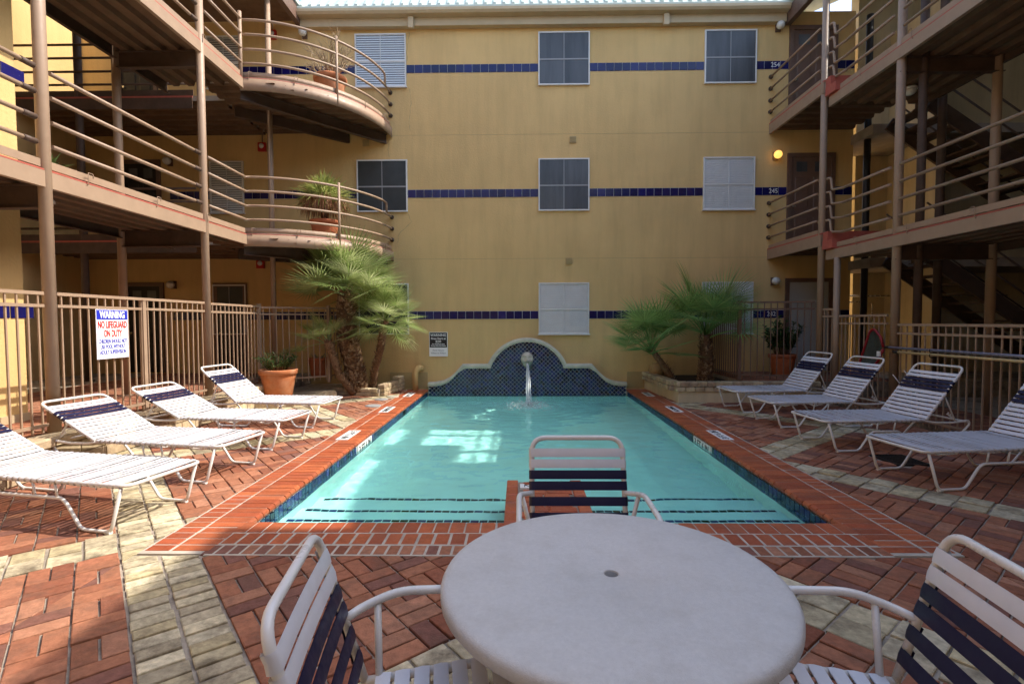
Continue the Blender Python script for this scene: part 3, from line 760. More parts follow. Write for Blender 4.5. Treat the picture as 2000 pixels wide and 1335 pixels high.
LXI = -6.58
YK = 9.72                                           # where the straight walkway turns into the round balcony
names = {2: ('second storey walkway with tan rails above the warning sign fence', F2), 3: ('third storey walkway with tan rails high above the sign side loungers', F3)}
for lv, (lab, zf) in names.items():
    wk = thing('walkway', lab, 'walkway', (LX, 6, zf), 'steel walkways on the sunny side')
    side_walkway(wk, LX+0.045, LXI, -1.5, YK, zf, 1, [(-1.5, 5.52), (5.70, 8.36), (8.56, YK)])
    for y in (2.5, 5.62, 8.48): cross_beam(wk, LXI, LX+0.03, y, zf-0.18, 0.26)
    for z in RZ:                                    # dark sleeves where rails meet the columns
        for y in (5.45, 8.30): MB().tube([(LX+0.025, y-0.09, zf+z), (LX+0.025, y+0.06, zf+z)], 0.031, 10).build('sleeve', 'dark_steel', wk)
    # round balcony at the end of the walkway
    bc = thing('round_balcony', ('upper' if lv == 3 else 'lower') + ' quarter round balcony with curved rails, ' + ('dry plant on it' if lv == 3 else 'spiky bush on it'), 'balcony', (-4.2, 11, zf), 'quarter round balconies on the far wall')
    cx, cy, rx, ry = LX - 0.02, YB, 2.22, YB - YK
    N = 22
    arc = lambda off, k: (cx + (rx-off)*math.sin(PI/2*k/N), cy - (ry-off)*math.cos(PI/2*k/N))
    ol = [arc(0.03, k) for k in range(N+1)]
    poly = [(-5.95, YB)] + [(-5.95, YK+0.0)] + ol
    poly = [(p[0], min(p[1], YB-0.003)) for p in poly]
    MB().prism(poly, lambda p: (p[0], p[1], zf-0.10), lambda p: (p[0], p[1], zf-0.002)).build('slab', 'concrete', bc)
    # ribbed underside: strips along x clipped to the curve
    q = MB(); y = YK + 0.05
    while y < YB - 0.12:
        for (ya, yb, za, zb_) in ((y, y+0.11, 0, 0), (y+0.11, y+0.14, 0, -0.07), (y+0.14, y+0.24, -0.07, -0.07), (y+0.24, y+0.27, -0.07, 0)):
            xm = cx + (rx-0.06)*math.sqrt(max(0, 1-((cy-(ya+yb)/2)/ry)**2))
            q.add([(-5.9, ya, zf-0.104+za), (xm, ya, zf-0.104+za), (xm, yb, zf-0.104+zb_), (-5.9, yb, zf-0.104+zb_)], [(0,1,2,3)])
        y += 0.27
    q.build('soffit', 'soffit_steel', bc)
    def strip(off0, off1, z0, z1):
        q = MB()
        for k in range(N):
            a0, a1 = arc(off0, k), arc(off0, k+1); b0, b1 = arc(off1, k), arc(off1, k+1)
            vs = [(a0[0],a0[1],z0),(a1[0],a1[1],z0),(a1[0],a1[1],z1),(a0[0],a0[1],z1),(b0[0],b0[1],z0),(b1[0],b1[1],z0),(b1[0],b1[1],z1),(b0[0],b0[1],z1)]
            q.add([(p[0], min(p[1], YB-0.004), p[2]) for p in vs], [(0,1,2,3),(7,6,5,4),(3,2,6,7),(4,5,1,0)], 0, True)
        return q
    strip(0.0, 0.02, zf-0.255, zf-0.035).build('fascia', 'tan_steel', bc)
    strip(0.010, 0.03, zf-0.032, zf-0.018).build('slab_edge', 'red_paint', bc)
    strip(0.05, 0.062, zf-0.001, zf+0.10).build('kick_plate', 'tan_steel', bc)
    for i, z in enumerate(RZ):
        pts = []
        if lv == 2: pts += [(LX+0.02, YK-0.05, zf+z)]
        for k in range(0 if lv == 2 else 0, N+1):
            x, y = arc(0.03, k); pts.append((x, min(y, YB-0.01), zf+z))
        if i == 3:
            pts = pts[:-3]; e = pts[-1]; pts += [(e[0]+0.02, e[1]+0.12, e[2]-0.02), (e[0]+0.025, e[1]+0.14, e[2]-0.08), (e[0]+0.025, e[1]+0.14, e[2]-0.27)]
        MB().tube(pts, 0.024, 10).build('rail', 'tan_steel', bc)
        if i < 3: MB().lathe([(0.05, 0), (0.05, 0.012), (0.033, 0.02), (0.033, 0.09)], (0,0,0), 14).build('wall_flange', 'dark_steel', bc)
        if i < 3:
            o = bc.children[-1]; o.rotation_euler = (PI/2, 0, 0); x, y = arc(0.03, N); o.location = Vector((x, YB-0.002, zf+z)) - ORG[bc.name]
            for v in o.data.vertices: v.co = v.co + ORG[bc.name]
    x, y = arc(0.02, 11); MB().tube([(x, y, zf-0.25), (x, y, zf+1.12)], 0.026, 10).build('post', 'tan_steel', bc)
    if lv == 3: MB().tube([(LX+0.01, YK-0.02, zf-0.22), (LX+0.01, YK-0.02, zf+1.17)], 0.034, 12).build('post', 'tan_steel', bc)
    q = MB(); a = Vector((LX-0.05, YK+0.06, zf-0.30)); b_ = Vector((-3.12, YB-0.02, zf-0.30))
    q.bar(a + Vector((0,0,0.10)), b_ + Vector((0,0,0.10)), 0.10, 0.012).bar(a - Vector((0,0,0.10)), b_ - Vector((0,0,0.10)), 0.10, 0.012).bar(a, b_, 0.012, 0.19)
    q.build('chord_beam', 'dark_steel', bc)
    q = MB().bar((-5.8, YK+0.9, zf-0.28), (-4.0, YB-0.01, zf-0.28), 0.08, 0.2); q.build('strut_beam', 'dark_steel', bc)
    for k in (1, 6, 15, 19):
        x, y = arc(-0.005, k); MB().tube(fillet([(x,y,zf-0.06),(x,y,zf+0.09),(x+0.05,y+0.04,zf+0.09),(x+0.05,y+0.04,zf+0.04)],0.01,2), 0.006, 5).build('hook', 'tan_steel', bc)
    # walkway in front of the far doors
    fw = thing('walkway', ('third' if lv == 3 else 'second') + ' storey walkway across the passage in front of the far doors', 'walkway', (-9, 11.4, zf), 'steel walkways across the passage')
    MB().box(-10.29, -5.96, 10.52, YB-0.004, zf-0.10, zf-0.001).build('slab', 'concrete', fw)
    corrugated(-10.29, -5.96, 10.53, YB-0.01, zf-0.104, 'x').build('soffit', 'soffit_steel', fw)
    MB().box(-10.29, -6.6, 10.50, 10.518, zf-0.26, zf-0.04).build('fascia', 'dark_steel', fw)
    MB().box(-10.29, -6.6, 10.505, 10.53, zf-0.039, zf-0.002).build('slab_edge', 'red_paint', fw)
    MB().box(-10.29, -6.6, 10.54, 10.55, zf, zf+0.13).build('kick_plate', 'dark_steel', fw)
    for z in RZ: MB().tube([(-10.29, 10.54, zf+z), (-6.6, 10.54, zf+z)], 0.024, 8).build('rail', 'dark_steel', fw)

# roof over the sign-side walkway
rt = thing('walkway_roof', 'brown timber roof edge over the sunny third storey walkway', 'roof', (-6, 6, 8.6))
MB().box(-5.16, -5.04, -2, YB-0.05, 8.47, 8.80).build('edge_beam', 'brown_paint', rt)
MB().prism([(-5.0, 8.81), (-9.5, 10.9), (-9.5, 11.0), (-5.0, 8.90)], lambda p: (p[0], -2, p[1]), lambda p: (p[0], 10.45, p[1])).build('roof_sheet', 'roof_metal', rt)
MB().prism([(-5.0, 8.81), (-6.6, 9.56), (-6.6, 9.66), (-5.0, 8.90)], lambda p: (p[0], 10.46, p[1]), lambda p: (p[0], YB-0.05, p[1])).build('roof_sheet', 'roof_metal', rt)
MB().box(-10.3, -5.17, -2, 10.44, 8.62, 8.66).build('ceiling_board', 'soffit_steel', rt)
MB().box(-8.3, -5.17, 10.45, YB-0.02, 8.62, 8.66).build('ceiling_board', 'soffit_steel', rt)
pe = thing('passage_shade_wall', 'added yellow wall keeping light out of the dark passage', 'building', (-12, 9, 0))
MB().box(-14, -10.3, 6.33, YB-0.01, 0.0, 9.2).build('wall', 'stucco', pe)  # added to close the passage so less light enters

# columns
def column(x, y, z0, z1, r_, label, m_='tan_steel', group='steel columns'):
    t = thing('column', label, 'column', (x, y, z0), group)
    MB().tube([(x, y, z0), (x, y, z1)], r_, 18).build('shaft', m_, t)
    MB().lathe([(r_+0.05, 0), (r_+0.05, 0.012), (r_+0.004, 0.016)], (x, y, z0), 18).build('base_plate', m_, t)
    return t
CS = 'steel columns on the sunny side'; CR = 'steel columns on the shaded side'
column(LX, 5.62, F1-0.02, 8.47, 0.062, 'thick tan column just before the lifeguard warning sign', group=CS)
column(LX, 8.48, F1-0.02, 8.47, 0.060, 'thick tan column behind the farthest sunlit lounger', group=CS)
column(LX, 2.5, F1-0.02, 8.47, 0.072, 'thick tan column beside the nearest sunlit lounger, at the picture edge', group=CS)
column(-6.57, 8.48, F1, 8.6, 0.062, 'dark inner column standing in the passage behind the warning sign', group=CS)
column(-5.27, 11.0, F1, 8.6, 0.055, 'slim column passing up through both round balconies', group=CS)
column(-9.0, 10.6, F1, 8.8, 0.07, 'far column in the passage in front of the far doors', 'dark_steel', group=CS)
column(RX+0.03, 8.28, 0.0, 8.4, 0.064, 'thick tan column beside the red pool net', group=CR)
column(RX-0.06, 10.17, 0.0, 8.4, 0.061, 'tan column in front of the grey door, full height', group=CR)
column(RX-0.02, 9.72, 0.0, G2-0.2, 0.056, 'short tan column ending under the lower shaded walkway', group=CR)
column(7.45, 8.29, 0.0, 8.4, 0.066, 'tan inner column at the foot of the stairs behind the pool poles', group=CR)
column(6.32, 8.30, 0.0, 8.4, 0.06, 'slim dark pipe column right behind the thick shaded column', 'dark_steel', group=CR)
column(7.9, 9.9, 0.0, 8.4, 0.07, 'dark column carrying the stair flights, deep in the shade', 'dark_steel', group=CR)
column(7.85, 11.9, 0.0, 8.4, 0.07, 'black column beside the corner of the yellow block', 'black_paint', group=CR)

# shaded side walkways: lower run, then two red steps up to the doors
for lv, (gf, ff) in ((2, (G2, F2)), (3, (G3, F3))):
    wk = thing('walkway', ('second' if lv == 2 else 'third') + ' storey walkway on the shaded side with red step ends', 'walkway', (RX, 7, gf), 'steel walkways on the shaded side')
    side_walkway(wk, RX-0.045, 7.52, -2.0, 10.05, gf, -1, [(-2.0, 8.17), (8.38, 9.55)])
    for y in (2.5, 5.4, 8.28): cross_beam(wk, RX-0.02, 7.52, y, gf-0.18, 0.24)
    ld = thing('landing', ('second' if lv == 2 else 'third') + ' storey door landing with rails fixed into the yellow wall', 'landing', (6.8, 11.2, ff), 'door landings on the shaded side')
    xl = RX - 0.12
    MB().box(xl+0.065, 7.7, 10.08, YB-0.004, ff-0.10, ff).build('slab', 'concrete', ld)
    corrugated(xl+0.065, 7.7, 10.09, YB-0.01, ff-0.104, 'x').build('soffit', 'soffit_steel', ld)
    channel_y(xl, 10.1, YB-0.003, ff-0.255, ff-0.04, -1).build('fascia', 'tan_steel', ld)
    MB().box(xl+0.004, xl+0.064, 10.1, YB-0.003, ff-0.0395, ff-0.008).build('slab_edge', 'red_paint', ld)
    MB().box(xl+0.03, xl+0.042, 10.25, YB-0.003, ff, ff+0.075).build('kick_plate', 'tan_steel', ld)
    for z in RZ:
        MB().tube([(xl+0.02, 10.27, ff+z), (xl+0.02, YB-0.003, ff+z)], 0.022, 10).build('rail', 'tan_steel', ld)
        MB().tube([(xl+0.02, YB-0.03, ff+z), (xl+0.02, YB-0.002, ff+z)], 0.05, 12).build('wall_flange', 'dark_steel', ld)
        # cranked rail ends that follow the two steps
        zb_ = gf + z
        MB().tube(fillet([(xl+0.06, 10.30, zb_+0.30), (xl+0.13, 10.02, zb_+0.30), (xl+0.13, 9.98, zb_+0.06), (RX-0.025, 9.56, zb_-0.005), (RX-0.025, 9.50, zb_)], 0.05, 3), 0.023, 8).build('cranked_rail', 'tan_steel', ld)
    MB().box(xl+0.02, 7.5, 9.76, 10.075, ff-0.335, ff-0.17).build('step', 'red_paint', ld)
    MB().box(xl+0.03, 7.5, 9.93, 10.078, ff-0.169, ff-0.002).build('step', 'red_paint', ld)
    MB().box(7.46, 7.52, 8.9, 10.08, gf+0.002, ff+0.06).build('curb', 'red_paint', ld)
# roof over the shaded side, gaps shaped to put sun patches on the pool
rr = thing('walkway_roof', 'brown beamed metal roof over the shaded third storey walkway', 'roof', (7, 6, 8.5))
MB().box(6.12, 6.24, -4, YB-0.05, 8.36, 8.70).build('edge_beam', 'brown_paint', rr)
def roof_strip(x0, x1, y0, y1):
    z = lambda x: 8.72 + (x-5.9)*0.42
    MB().prism([(x0, z(x0)), (x1, z(x1)), (x1, z(x1)+0.06), (x0, z(x0)+0.06)], lambda p: (p[0], y0, p[1]), lambda p: (p[0], y1, p[1])).build('roof_sheet', 'roof_metal', rr)
roof_strip(6.05, 14.6, -9, 4.45); roof_strip(6.42, 14.6, 4.46, 7.9); roof_strip(6.05, 8.0, 7.91, 8.79); roof_strip(8.9, 14.6, 7.91, 9.79); roof_strip(6.05, 14.6, 9.80, 10.7)
roof_strip(6.05, 7.8, 10.71, 11.2); roof_strip(8.6, 14.6, 10.71, 11.8); roof_strip(6.05, 8.25, 11.21, 11.8); roof_strip(6.05, 14.6, 11.81, 13.4)
roof_strip(4.9, 6.04, -9, 4.44)  # unseen added strip, casts the shade over the front coping
for y in (0, 2.5, 5.0, 7.5, 9.4, 11.0):
    MB().bar((6.06, y, 8.55), (12, y, 8.55+5.94*0.42), 0.09, 0.2).build('rafter', 'brown_paint', rr)
MB().bar((7.0, 8.6, 6.0), (8.2, 8.9, 9.0), 0.09, 0.09).build('brace', 'vent_tan', rr)
MB().bar((8.2, 8.2, 6.0), (9.2, 8.6, 9.3), 0.09, 0.09).build('brace', 'vent_tan', rr)
# stair hall behind the shaded walkway
hall = thing('stair_hall', 'cream walled stair hall in deep shade behind the right fence', 'building', (10, 12, 0))
MB().box(EX+0.6, 14.5, 13.1, 13.4, 0, 12.0).build('wall', 'cream_stucco', hall)
MB().box(14.2, 14.5, -6, 13.1, 0, 12.0).build('wall', 'cream_stucco', hall)
MB().box(9.15, 9.35, 11.6, 13.1, 0, 8.6).build('pier', 'cream_stucco', hall)
MB().box(7.6, 14.2, -6, 5.0, 0, 9.0).build('wall', 'stucco', hall)
for zf in (G2, G3):
    MB().box(7.7, 14.2, 11.5, 13.1, zf-0.2, zf).build('slab', 'concrete', hall)
for zf in (G2, G3):
    MB().box(8.6, 14.2, 5.0, 8.6, zf-0.2, zf).build('slab', 'concrete', hall)  # upper floors added to darken the hall
    MB().box(8.55, 8.6, 5.0, 8.6, zf-0.3, zf+0.1).build('edge_beam', 'dark_steel', hall)
MB().tube([(7.9, 12.9, 2.2), (12, 12.9, 2.2)], 0.02, 6).build('conduit', 'chrome', hall)
MB().tube(fillet([(7.9, 12.95, 2.05), (8.75, 12.95, 2.05), (8.75, 12.95, 0.6)], 0.1, 3), 0.018, 6).build('conduit', 'chrome', hall)
tr_me = MB().box(-0.14, 0.14, -0.55, 0.55, -0.02, 0.02).mesh('stair_tread', 'dark_steel')
for k, (z0, lab) in enumerate(((G1, 'lower'), (G2, 'upper'))):
    st = thing('staircase', lab + ' open tread steel stair flight in the shaded hall', 'stairs', (9.5, 10.75, z0), 'steel stair flights')
    xa, xb, z1 = 11.9, 7.9, z0 + 2.89
    for y in (10.2, 11.3):
        MB().bar((xa, y, z0+0.1), (xb, y, z1-0.08), 0.05, 0.28).build('stringer', 'dark_steel', st)
        for h in (0.45, 0.9): MB().tube([(xa, y, z0+0.15+h), (xb, y, z1+h)], 0.02, 6).build('handrail', 'dark_steel', st)
    n = 15
    for i in range(n):
        f = (i+0.5)/n; inst('tread', tr_me, st, (xa+(xb-xa)*f, 10.75, z0+0.1+(z1-z0-0.1)*f))
    s2 = MB().bar((12.6, 9.0, z0+2.89), (10.2, 9.0, z0+1.2), 0.05, 0.26).build('stringer', 'dark_steel', st)
    for i in range(8):
        f = (i+0.5)/8; inst('tread', tr_me, st, (12.6-2.4*f, 9.5, z0+2.89-1.69*f))
#@@COURT
# ------------------------------------------------------------------ raised floors, curbs, planters
def brick_strip(parent, x0, x1, y0, y1, z, m='red_brick', lim=40, a=0.235, b=0.115, name='brick'):
    sp = []; j = 0; y = y0
    while y < y1 - 0.05:
        x = x0 + (0.0 if j % 2 else -a/2)
        while x < x1 - 0.02:
            xa, xb = max(x, x0), min(x+a, x1)
            if xb-xa > 0.03: sp.append((((xa+xb)/2, y+b/2, z-0.02+random.uniform(-0.002, 0.002)), (xb-xa-0.009, b-0.009, 0.05), 0))
            x += a
        y += b; j += 1
    pieces(parent, name, sp, m, lim, 0.03, stuff='brick_paving')
tl = MB().box(-14, -5.0, -2, 12.25, -0.3, F1-0.006).build('terrace_left', 'mortar'); structure(tl)
brick_strip(tl, -6.13, -5.24, 4.6, 10.4, F1, lim=120)
brick_strip(tl, -8.5, -6.14, 6.4, 12.2, F1, lim=0)
curb = thing('stone_curb', 'cream stone curb along the foot of the fence behind the sunlit loungers', 'curb', (-5.0, 7, 0))
MB().box(-5.02, -4.955, 2, 10.15, -0.02, F1-0.085).build('curb_face', 'stone_block', curb)
sp = []; y = 2.2
while y < 10.05:
    L_ = random.uniform(0.34, 0.46); sp.append(((-5.045+random.uniform(-0.012, 0.012), y+L_/2, F1-0.04), (0.27, L_-0.014, 0.09+random.uniform(-0.01, 0.006)), 0)); y += L_
pieces(curb, 'stone', sp, 'stone_block', 60, 0.07)
sp = []
for k in range(2):
    y = 2.2 + k*0.2
    while y < 10.0:
        L_ = random.uniform(0.3, 0.44); sp.append(((-4.952, y+L_/2, 0.08+k*0.145), (0.03, L_-0.014, 0.13), 0)); y += L_
pieces(curb, 'face_stone', sp, 'stone_block', 80, 0.05)
# ledge and planter round the leaning palms
ledge = thing('stone_ledge', 'low cream stone ledge under the big terracotta pot', 'ledge', (-4.6, 10.6, 0))
MB().prism([(-5.0, 10.16), (-5.0, 12.2), (-4.2, 12.2), (-4.0, 11.4), (-4.3, 9.7), (-4.95, 9.55)], lambda p: (p[0], p[1], -0.02), lambda p: (p[0], p[1], 0.135)).build('bed', 'stone_block', ledge)
for (x, y, sx, sy, rz) in ((-4.42, 9.85, 0.42, 0.30, 0.5), (-4.15, 10.3, 0.40, 0.32, 1.1), (-4.12, 10.78, 0.44, 0.30, 1.35), (-4.75, 9.62, 0.40, 0.26, 0.15)):
    inst('stone', unit_box('stone_block', 0.09), ledge, (x, y, 0.07), (sx, sy, 0.15), (0, 0, rz))
pl = thing('palm_planter', 'low cream block edging round the soil of the leaning palm clump', 'planter', (-3.5, 11.5, 0))
MB().prism([(-4.15, 11.32), (-3.02, 11.10), (-2.9, 12.2), (-4.3, 12.2)], lambda p: (p[0], p[1], -0.02), lambda p: (p[0], p[1], 0.10)).build('soil', 'soil', pl)
def wall_blocks(root, a, b, z0, courses, hgt, L, th, m='stone_block', lim=120, name='stone'):
    a = Vector(a); b = Vector(b); d = (b-a); D = d.length; d.normalize(); rz = math.atan2(d.y, d.x); sp = []
    for c in range(courses):
        s_ = -0.5*L*(c % 2)
        while s_ < D:
            e = min(s_+L*random.uniform(0.85, 1.15), D); s0 = max(s_, 0)
            if e-s0 > 0.04:
                p = a + d*((s0+e)/2); sp.append(((p.x, p.y, z0+hgt*(c+0.5)), (e-s0-0.012, th+random.uniform(-0.012, 0.012), hgt-0.012), rz))
            s_ = e
    pieces(root, name, sp, m, lim, 0.07)
wall_blocks(pl, (-4.15, 11.30), (-3.02, 11.06), 0.0, 2, 0.085, 0.20, 0.15)
wall_blocks(pl, (-3.0, 11.05), (-2.88, 11.85), 0.0, 3, 0.085, 0.20, 0.15)
wall_blocks(pl, (-2.88, 11.86), (-2.82, 12.22), 0.0, 4, 0.085, 0.20, 0.15)
MB().bar((-4.14, 11.31, 0.08), (-3.02, 11.07, 0.08), 0.13, 0.15).build('mortar_core', 'mortar', pl)
# stone planter on the shaded side
pr = thing('stone_planter', 'raised planter of rough stone blocks on stucco beside the shaded palms', 'planter', (4, 11, 0))
MB().prism([(3.10, 10.08), (5.85, 10.08), (5.85, 10.24), (3.26, 10.24), (3.12, 12.24), (2.96, 12.24)], lambda p: (p[0], p[1], -0.02), lambda p: (p[0], p[1], 0.215)).build('base', 'cream_stucco', pr)
wall_blocks(pr, (3.06, 10.15), (5.85, 10.15), 0.216, 2, 0.10, 0.175, 0.19)
wall_blocks(pr, (3.08, 10.25), (2.99, 12.24), 0.216, 2, 0.10, 0.175, 0.19)
MB().prism([(3.18, 10.22), (4.46, 10.22), (4.46, 12.24), (3.08, 12.24)], lambda p: (p[0], p[1], 0), lambda p: (p[0], p[1], 0.32)).build('soil', 'soil', pr)
MB().prism([(4.47, 10.26), (5.85, 10.26), (5.85, 12.24), (4.47, 12.24)], lambda p: (p[0], p[1], 0), lambda p: (p[0], p[1], 0.392)).build('terrace_bed', 'mortar', pr)
brick_strip(pr, 4.47, 5.85, 10.27, 12.22, 0.40, lim=40)
tr = MB().box(5.86, 14, 10.3, 12.25, -0.3, F1-0.006).build('terrace_right', 'mortar'); structure(tr)
t2 = MB().box(RX+0.08, 14, -6, 10.29, -0.3, G1-0.006).build('walkway_floor', 'mortar'); structure(t2)
brick_strip(t2, RX+0.09, 7.4, 5.2, 10.2, G1, lim=80)
brick_strip(tr, 5.87, 7.6, 10.32, 12.2, F1, lim=0)
boul = thing('boulder', 'round tan boulder behind the stone planter edge', 'rock', (3.1, 11.9, 0.4))
b = MB(); b.lathe([(0.02, -0.16), (0.13, -0.13), (0.19, -0.02), (0.17, 0.09), (0.10, 0.15), (0.01, 0.17)], (3.16, 11.85, 0.48), 16, wob=0.06); b.build('rock_body', 'boulder_stone', boul)
cane = thing('vent_pipe', 'yellow painted pipe bent over against the wall beside the fountain', 'pipe', (-2.42, 12.05, 0))
MB().tube(fillet([(-2.45, 12.02, 0), (-2.45, 12.02, 0.44), (-2.38, 12.06, 0.52), (-2.34, 12.2, 0.50)], 0.09, 5), 0.068, 14).build('pipe_body', 'stucco', cane)

# ------------------------------------------------------------------ fences
def fence(label, a, b, zb, zt, m='tan_steel', step=0.118, group=None, r2=0.155, bot=0.10, inset=0.06):
    a = Vector((*a, 0)); b = Vector((*b, 0)); d = b-a; D = d.length; d.normalize(); rz = math.atan2(d.y, d.x); mid = (a+b)/2
    t = thing('fence', label, 'fence', (mid.x, mid.y, zb), group)
    for z, h in ((zt-0.02, 0.036), (zt-r2, 0.032), (zb+bot, 0.032)):
        MB().bar((a.x, a.y, z), (b.x, b.y, z), 0.034, h).build('rail', m, t)
    n = max(2, int((D-2*inset)/step)); me = unit_box(m, 0.02)
    for i in range(n+1):
        p = a + d*(inset + (D-2*inset)*i/n)
        inst('picket', me, t, (p.x, p.y, (zb+0.02+zt-0.04)/2), (0.017, 0.017, zt-0.04-zb-0.02), (random.uniform(-0.004, 0.004), random.uniform(-0.004, 0.004), rz))
    return t
GL = 'tan picket fence panels on the sunny side'; GR = 'picket fence panels on the shaded side'
fence('tan picket fence panel at the picture edge before the thick sunny column', (LX, 2.58), (LX, 5.54), F1, 1.945, group=GL)
fence('tan picket fence panel that carries the lifeguard warning sign', (LX, 5.70), (LX, 8.40), F1, 1.945, group=GL)
fence('tan picket fence panel behind the farthest sunlit lounger', (LX, 8.56), (LX, 10.18), F1, 1.935, group=GL)
fence('tan picket fence panel behind the big terracotta pot', (LX+0.01, 10.20), (-4.13, 11.05), F1-0.05, 1.92, group=GL)
fence('short tan picket fence panel between the palm clump and the yellow wall', (-4.11, 11.07), (-3.86, 12.2), F1-0.05, 1.92, group=GL)
fence('brown picket fence panel behind the nearest shaded loungers, carrying the pool poles', (RX, 2.4), (RX, 8.16), 0.03, 1.548, 'tan_steel', group=GR)
fence('brown picket fence panel behind the red pool net', (RX, 8.40), (RX-0.01, 9.63), 0.03, 1.70, 'tan_steel', group=GR)
fence('narrow brown picket fence panel between two shaded columns', (RX-0.02, 9.80), (RX-0.05, 10.08), 0.03, 1.83, 'tan_steel', step=0.1, group=GR, inset=0.04)
fence('dark picket fence panel on the stone planter in front of the potted shrub', (4.46, 10.44), (RX-0.16, 10.18), 0.41, 1.985, 'brown_paint', group=GR)
fence('dark picket fence panel running back to the wall behind the shaded palms', (4.43, 10.50), (4.48, 12.2), 0.40, 1.97, 'brown_paint', group=GR)
for (x, y, z0, z1, lab, m_) in ((4.43, 10.45, 0.41, 2.0, 'dark fence post on the stone planter beside the shaded palms', 'brown_paint'), (-4.12, 11.06, F1-0.08, 1.95, 'tan fence post behind the leaning palm clump', 'tan_steel'),
                                (LX, 7.02, F1, 1.9, 'square tan fence post just past the lifeguard warning sign', 'tan_steel'), (LX, 10.19, F1, 1.96, 'tan fence post at the corner behind the big terracotta pot', 'tan_steel')):
    t = thing('fence_post', lab, 'post', (x, y, z0), 'fence posts')
    MB().box(x-0.03, x+0.03, y-0.03, y+0.03, z0, z1).build('shaft', m_, t); MB().box(x-0.036, x+0.036, y-0.036, y+0.036, z1+0.001, z1+0.012).build('cap', m_, t)

# ------------------------------------------------------------------ fountain
fo = thing('fountain_wall', 'curved fountain wall of blue diamond tiles with pale stone cap', 'fountain', (PC, 12.2, 0))
def half(off):
    r_ = 1.009 - off; pts = []
    pts += [(2.345, 0.054), (2.345, 0.163-off*0.9), (2.18, 0.172-off*0.95), (2.0, 0.204-off), (1.88, 0.262-off), (1.787, 0.326-off*0.95), (1.70, 0.405-off*0.9), (1.624, 0.489-off*0.9), (1.53-off*0.7, 0.598-off)]
    xs = math.sqrt(max(0, r_*r_ - (0.598-off-0.208)**2)); pts.append((xs, 0.598-off))
    a0 = math.atan2(0.598-off-0.208, xs)
    for k in range(1, 13):
        a = a0 + (PI/2-a0)*k/12; pts.append((r_*math.cos(a), 0.208+r_*math.sin(a)))
    return pts
def outline(off):
    h = half(off); return [(PC+x, z) for x, z in h] + [(PC-x, z) for x, z in reversed(h[:-1])]
FY = 12.150
outer, inner = outline(0), outline(0.10)
body = [(PC+2.345, -0.6)] + outer + [(PC-2.345, -0.6)]
MB().prism(body, lambda p: (p[0], FY+0.012, p[1]), lambda p: (p[0], WALL-0.002, p[1])).build('core', 'grout', fo)
cap = MB(); n = len(outer)
for i in range(n-1):
    a, b, c, d = outer[i], outer[i+1], inner[i], inner[i+1]
    y0, y1, yb = FY-0.075, FY-0.06, FY+0.013
    mid0 = ((a[0]+c[0])/2, (a[1]+c[1])/2); mid1 = ((b[0]+d[0])/2, (b[1]+d[1])/2)
    vs = [(a[0],yb,a[1]),(b[0],yb,b[1]),(a[0],y1,a[1]),(b[0],y1,b[1]),(mid0[0],y0,mid0[1]),(mid1[0],y0,mid1[1]),(c[0],y1,c[1]),(d[0],y1,d[1]),(c[0],yb,c[1]),(d[0],yb,d[1])]
    cap.add(vs, [(0,1,3,2),(2,3,5,4),(4,5,7,6),(6,7,9,8)], 0, False)
cap.build('cap', 'cap_stone', fo)
def inside(p, poly):
    c = False; j = len(poly)-1
    for i in range(len(poly)):
        a, b = poly[i], poly[j]
        if (a[1] > p[1]) != (b[1] > p[1]) and p[0] < (b[0]-a[0])*(p[1]-a[1])/(b[1]-a[1])+a[0]: c = not c
        j = i
    return c
midpoly = [(PC+2.345, -0.34)] + outline(0.055) + [(PC-2.345, -0.34)]
spot = []
dg_ = 0.098
for i in range(-50, 51):
    for j in range(-20, 40):
        x = PC + i*dg_/2; z = 0.02 + j*dg_/2
        if (i+j) % 2: continue
        if inside((x, z), midpoly): spot.append((x, z))
tme = MB(); h = 0.0318
tme.add([(-h,0.006,-h),(h,0.006,-h),(h,0.006,h),(-h,0.006,h),(-h*0.93,-0.004,-h*0.93),(h*0.93,-0.004,-h*0.93),(h*0.93,-0.004,h*0.93),(-h*0.93,-0.004,h*0.93)],
        [(4,5,6,7),(0,1,5,4),(1,2,6,5),(2,3,7,6),(3,0,4,7)])
tm = tme.mesh('fountain_tile', 'pool_tile')
spot.sort(key=lambda p: (p[1] < -0.1, abs(p[0]-PC)))
rest = MB()
for k, (x, z) in enumerate(spot):
    if k < 300: inst('tile', tm, fo, (x, FY+0.008, z), (1,1,1), (0, PI/4, 0))
    else:
        q = h*1.414
        rest.add([(x,FY+0.014,z-q),(x+q,FY+0.014,z),(x,FY+0.014,z+q),(x-q,FY+0.014,z),(x,FY+0.004,z-q*0.93),(x+q*0.93,FY+0.004,z),(x,FY+0.004,z+q*0.93),(x-q*0.93,FY+0.004,z)],
                 [(4,5,6,7),(0,1,5,4),(1,2,6,5),(2,3,7,6),(3,0,4,7)], random.random())
rest.build('tile_field', 'pool_tile', fo)['kind'] = 'stuff'
for o in fo.children: o.cycles.is_caustics_receiver = True
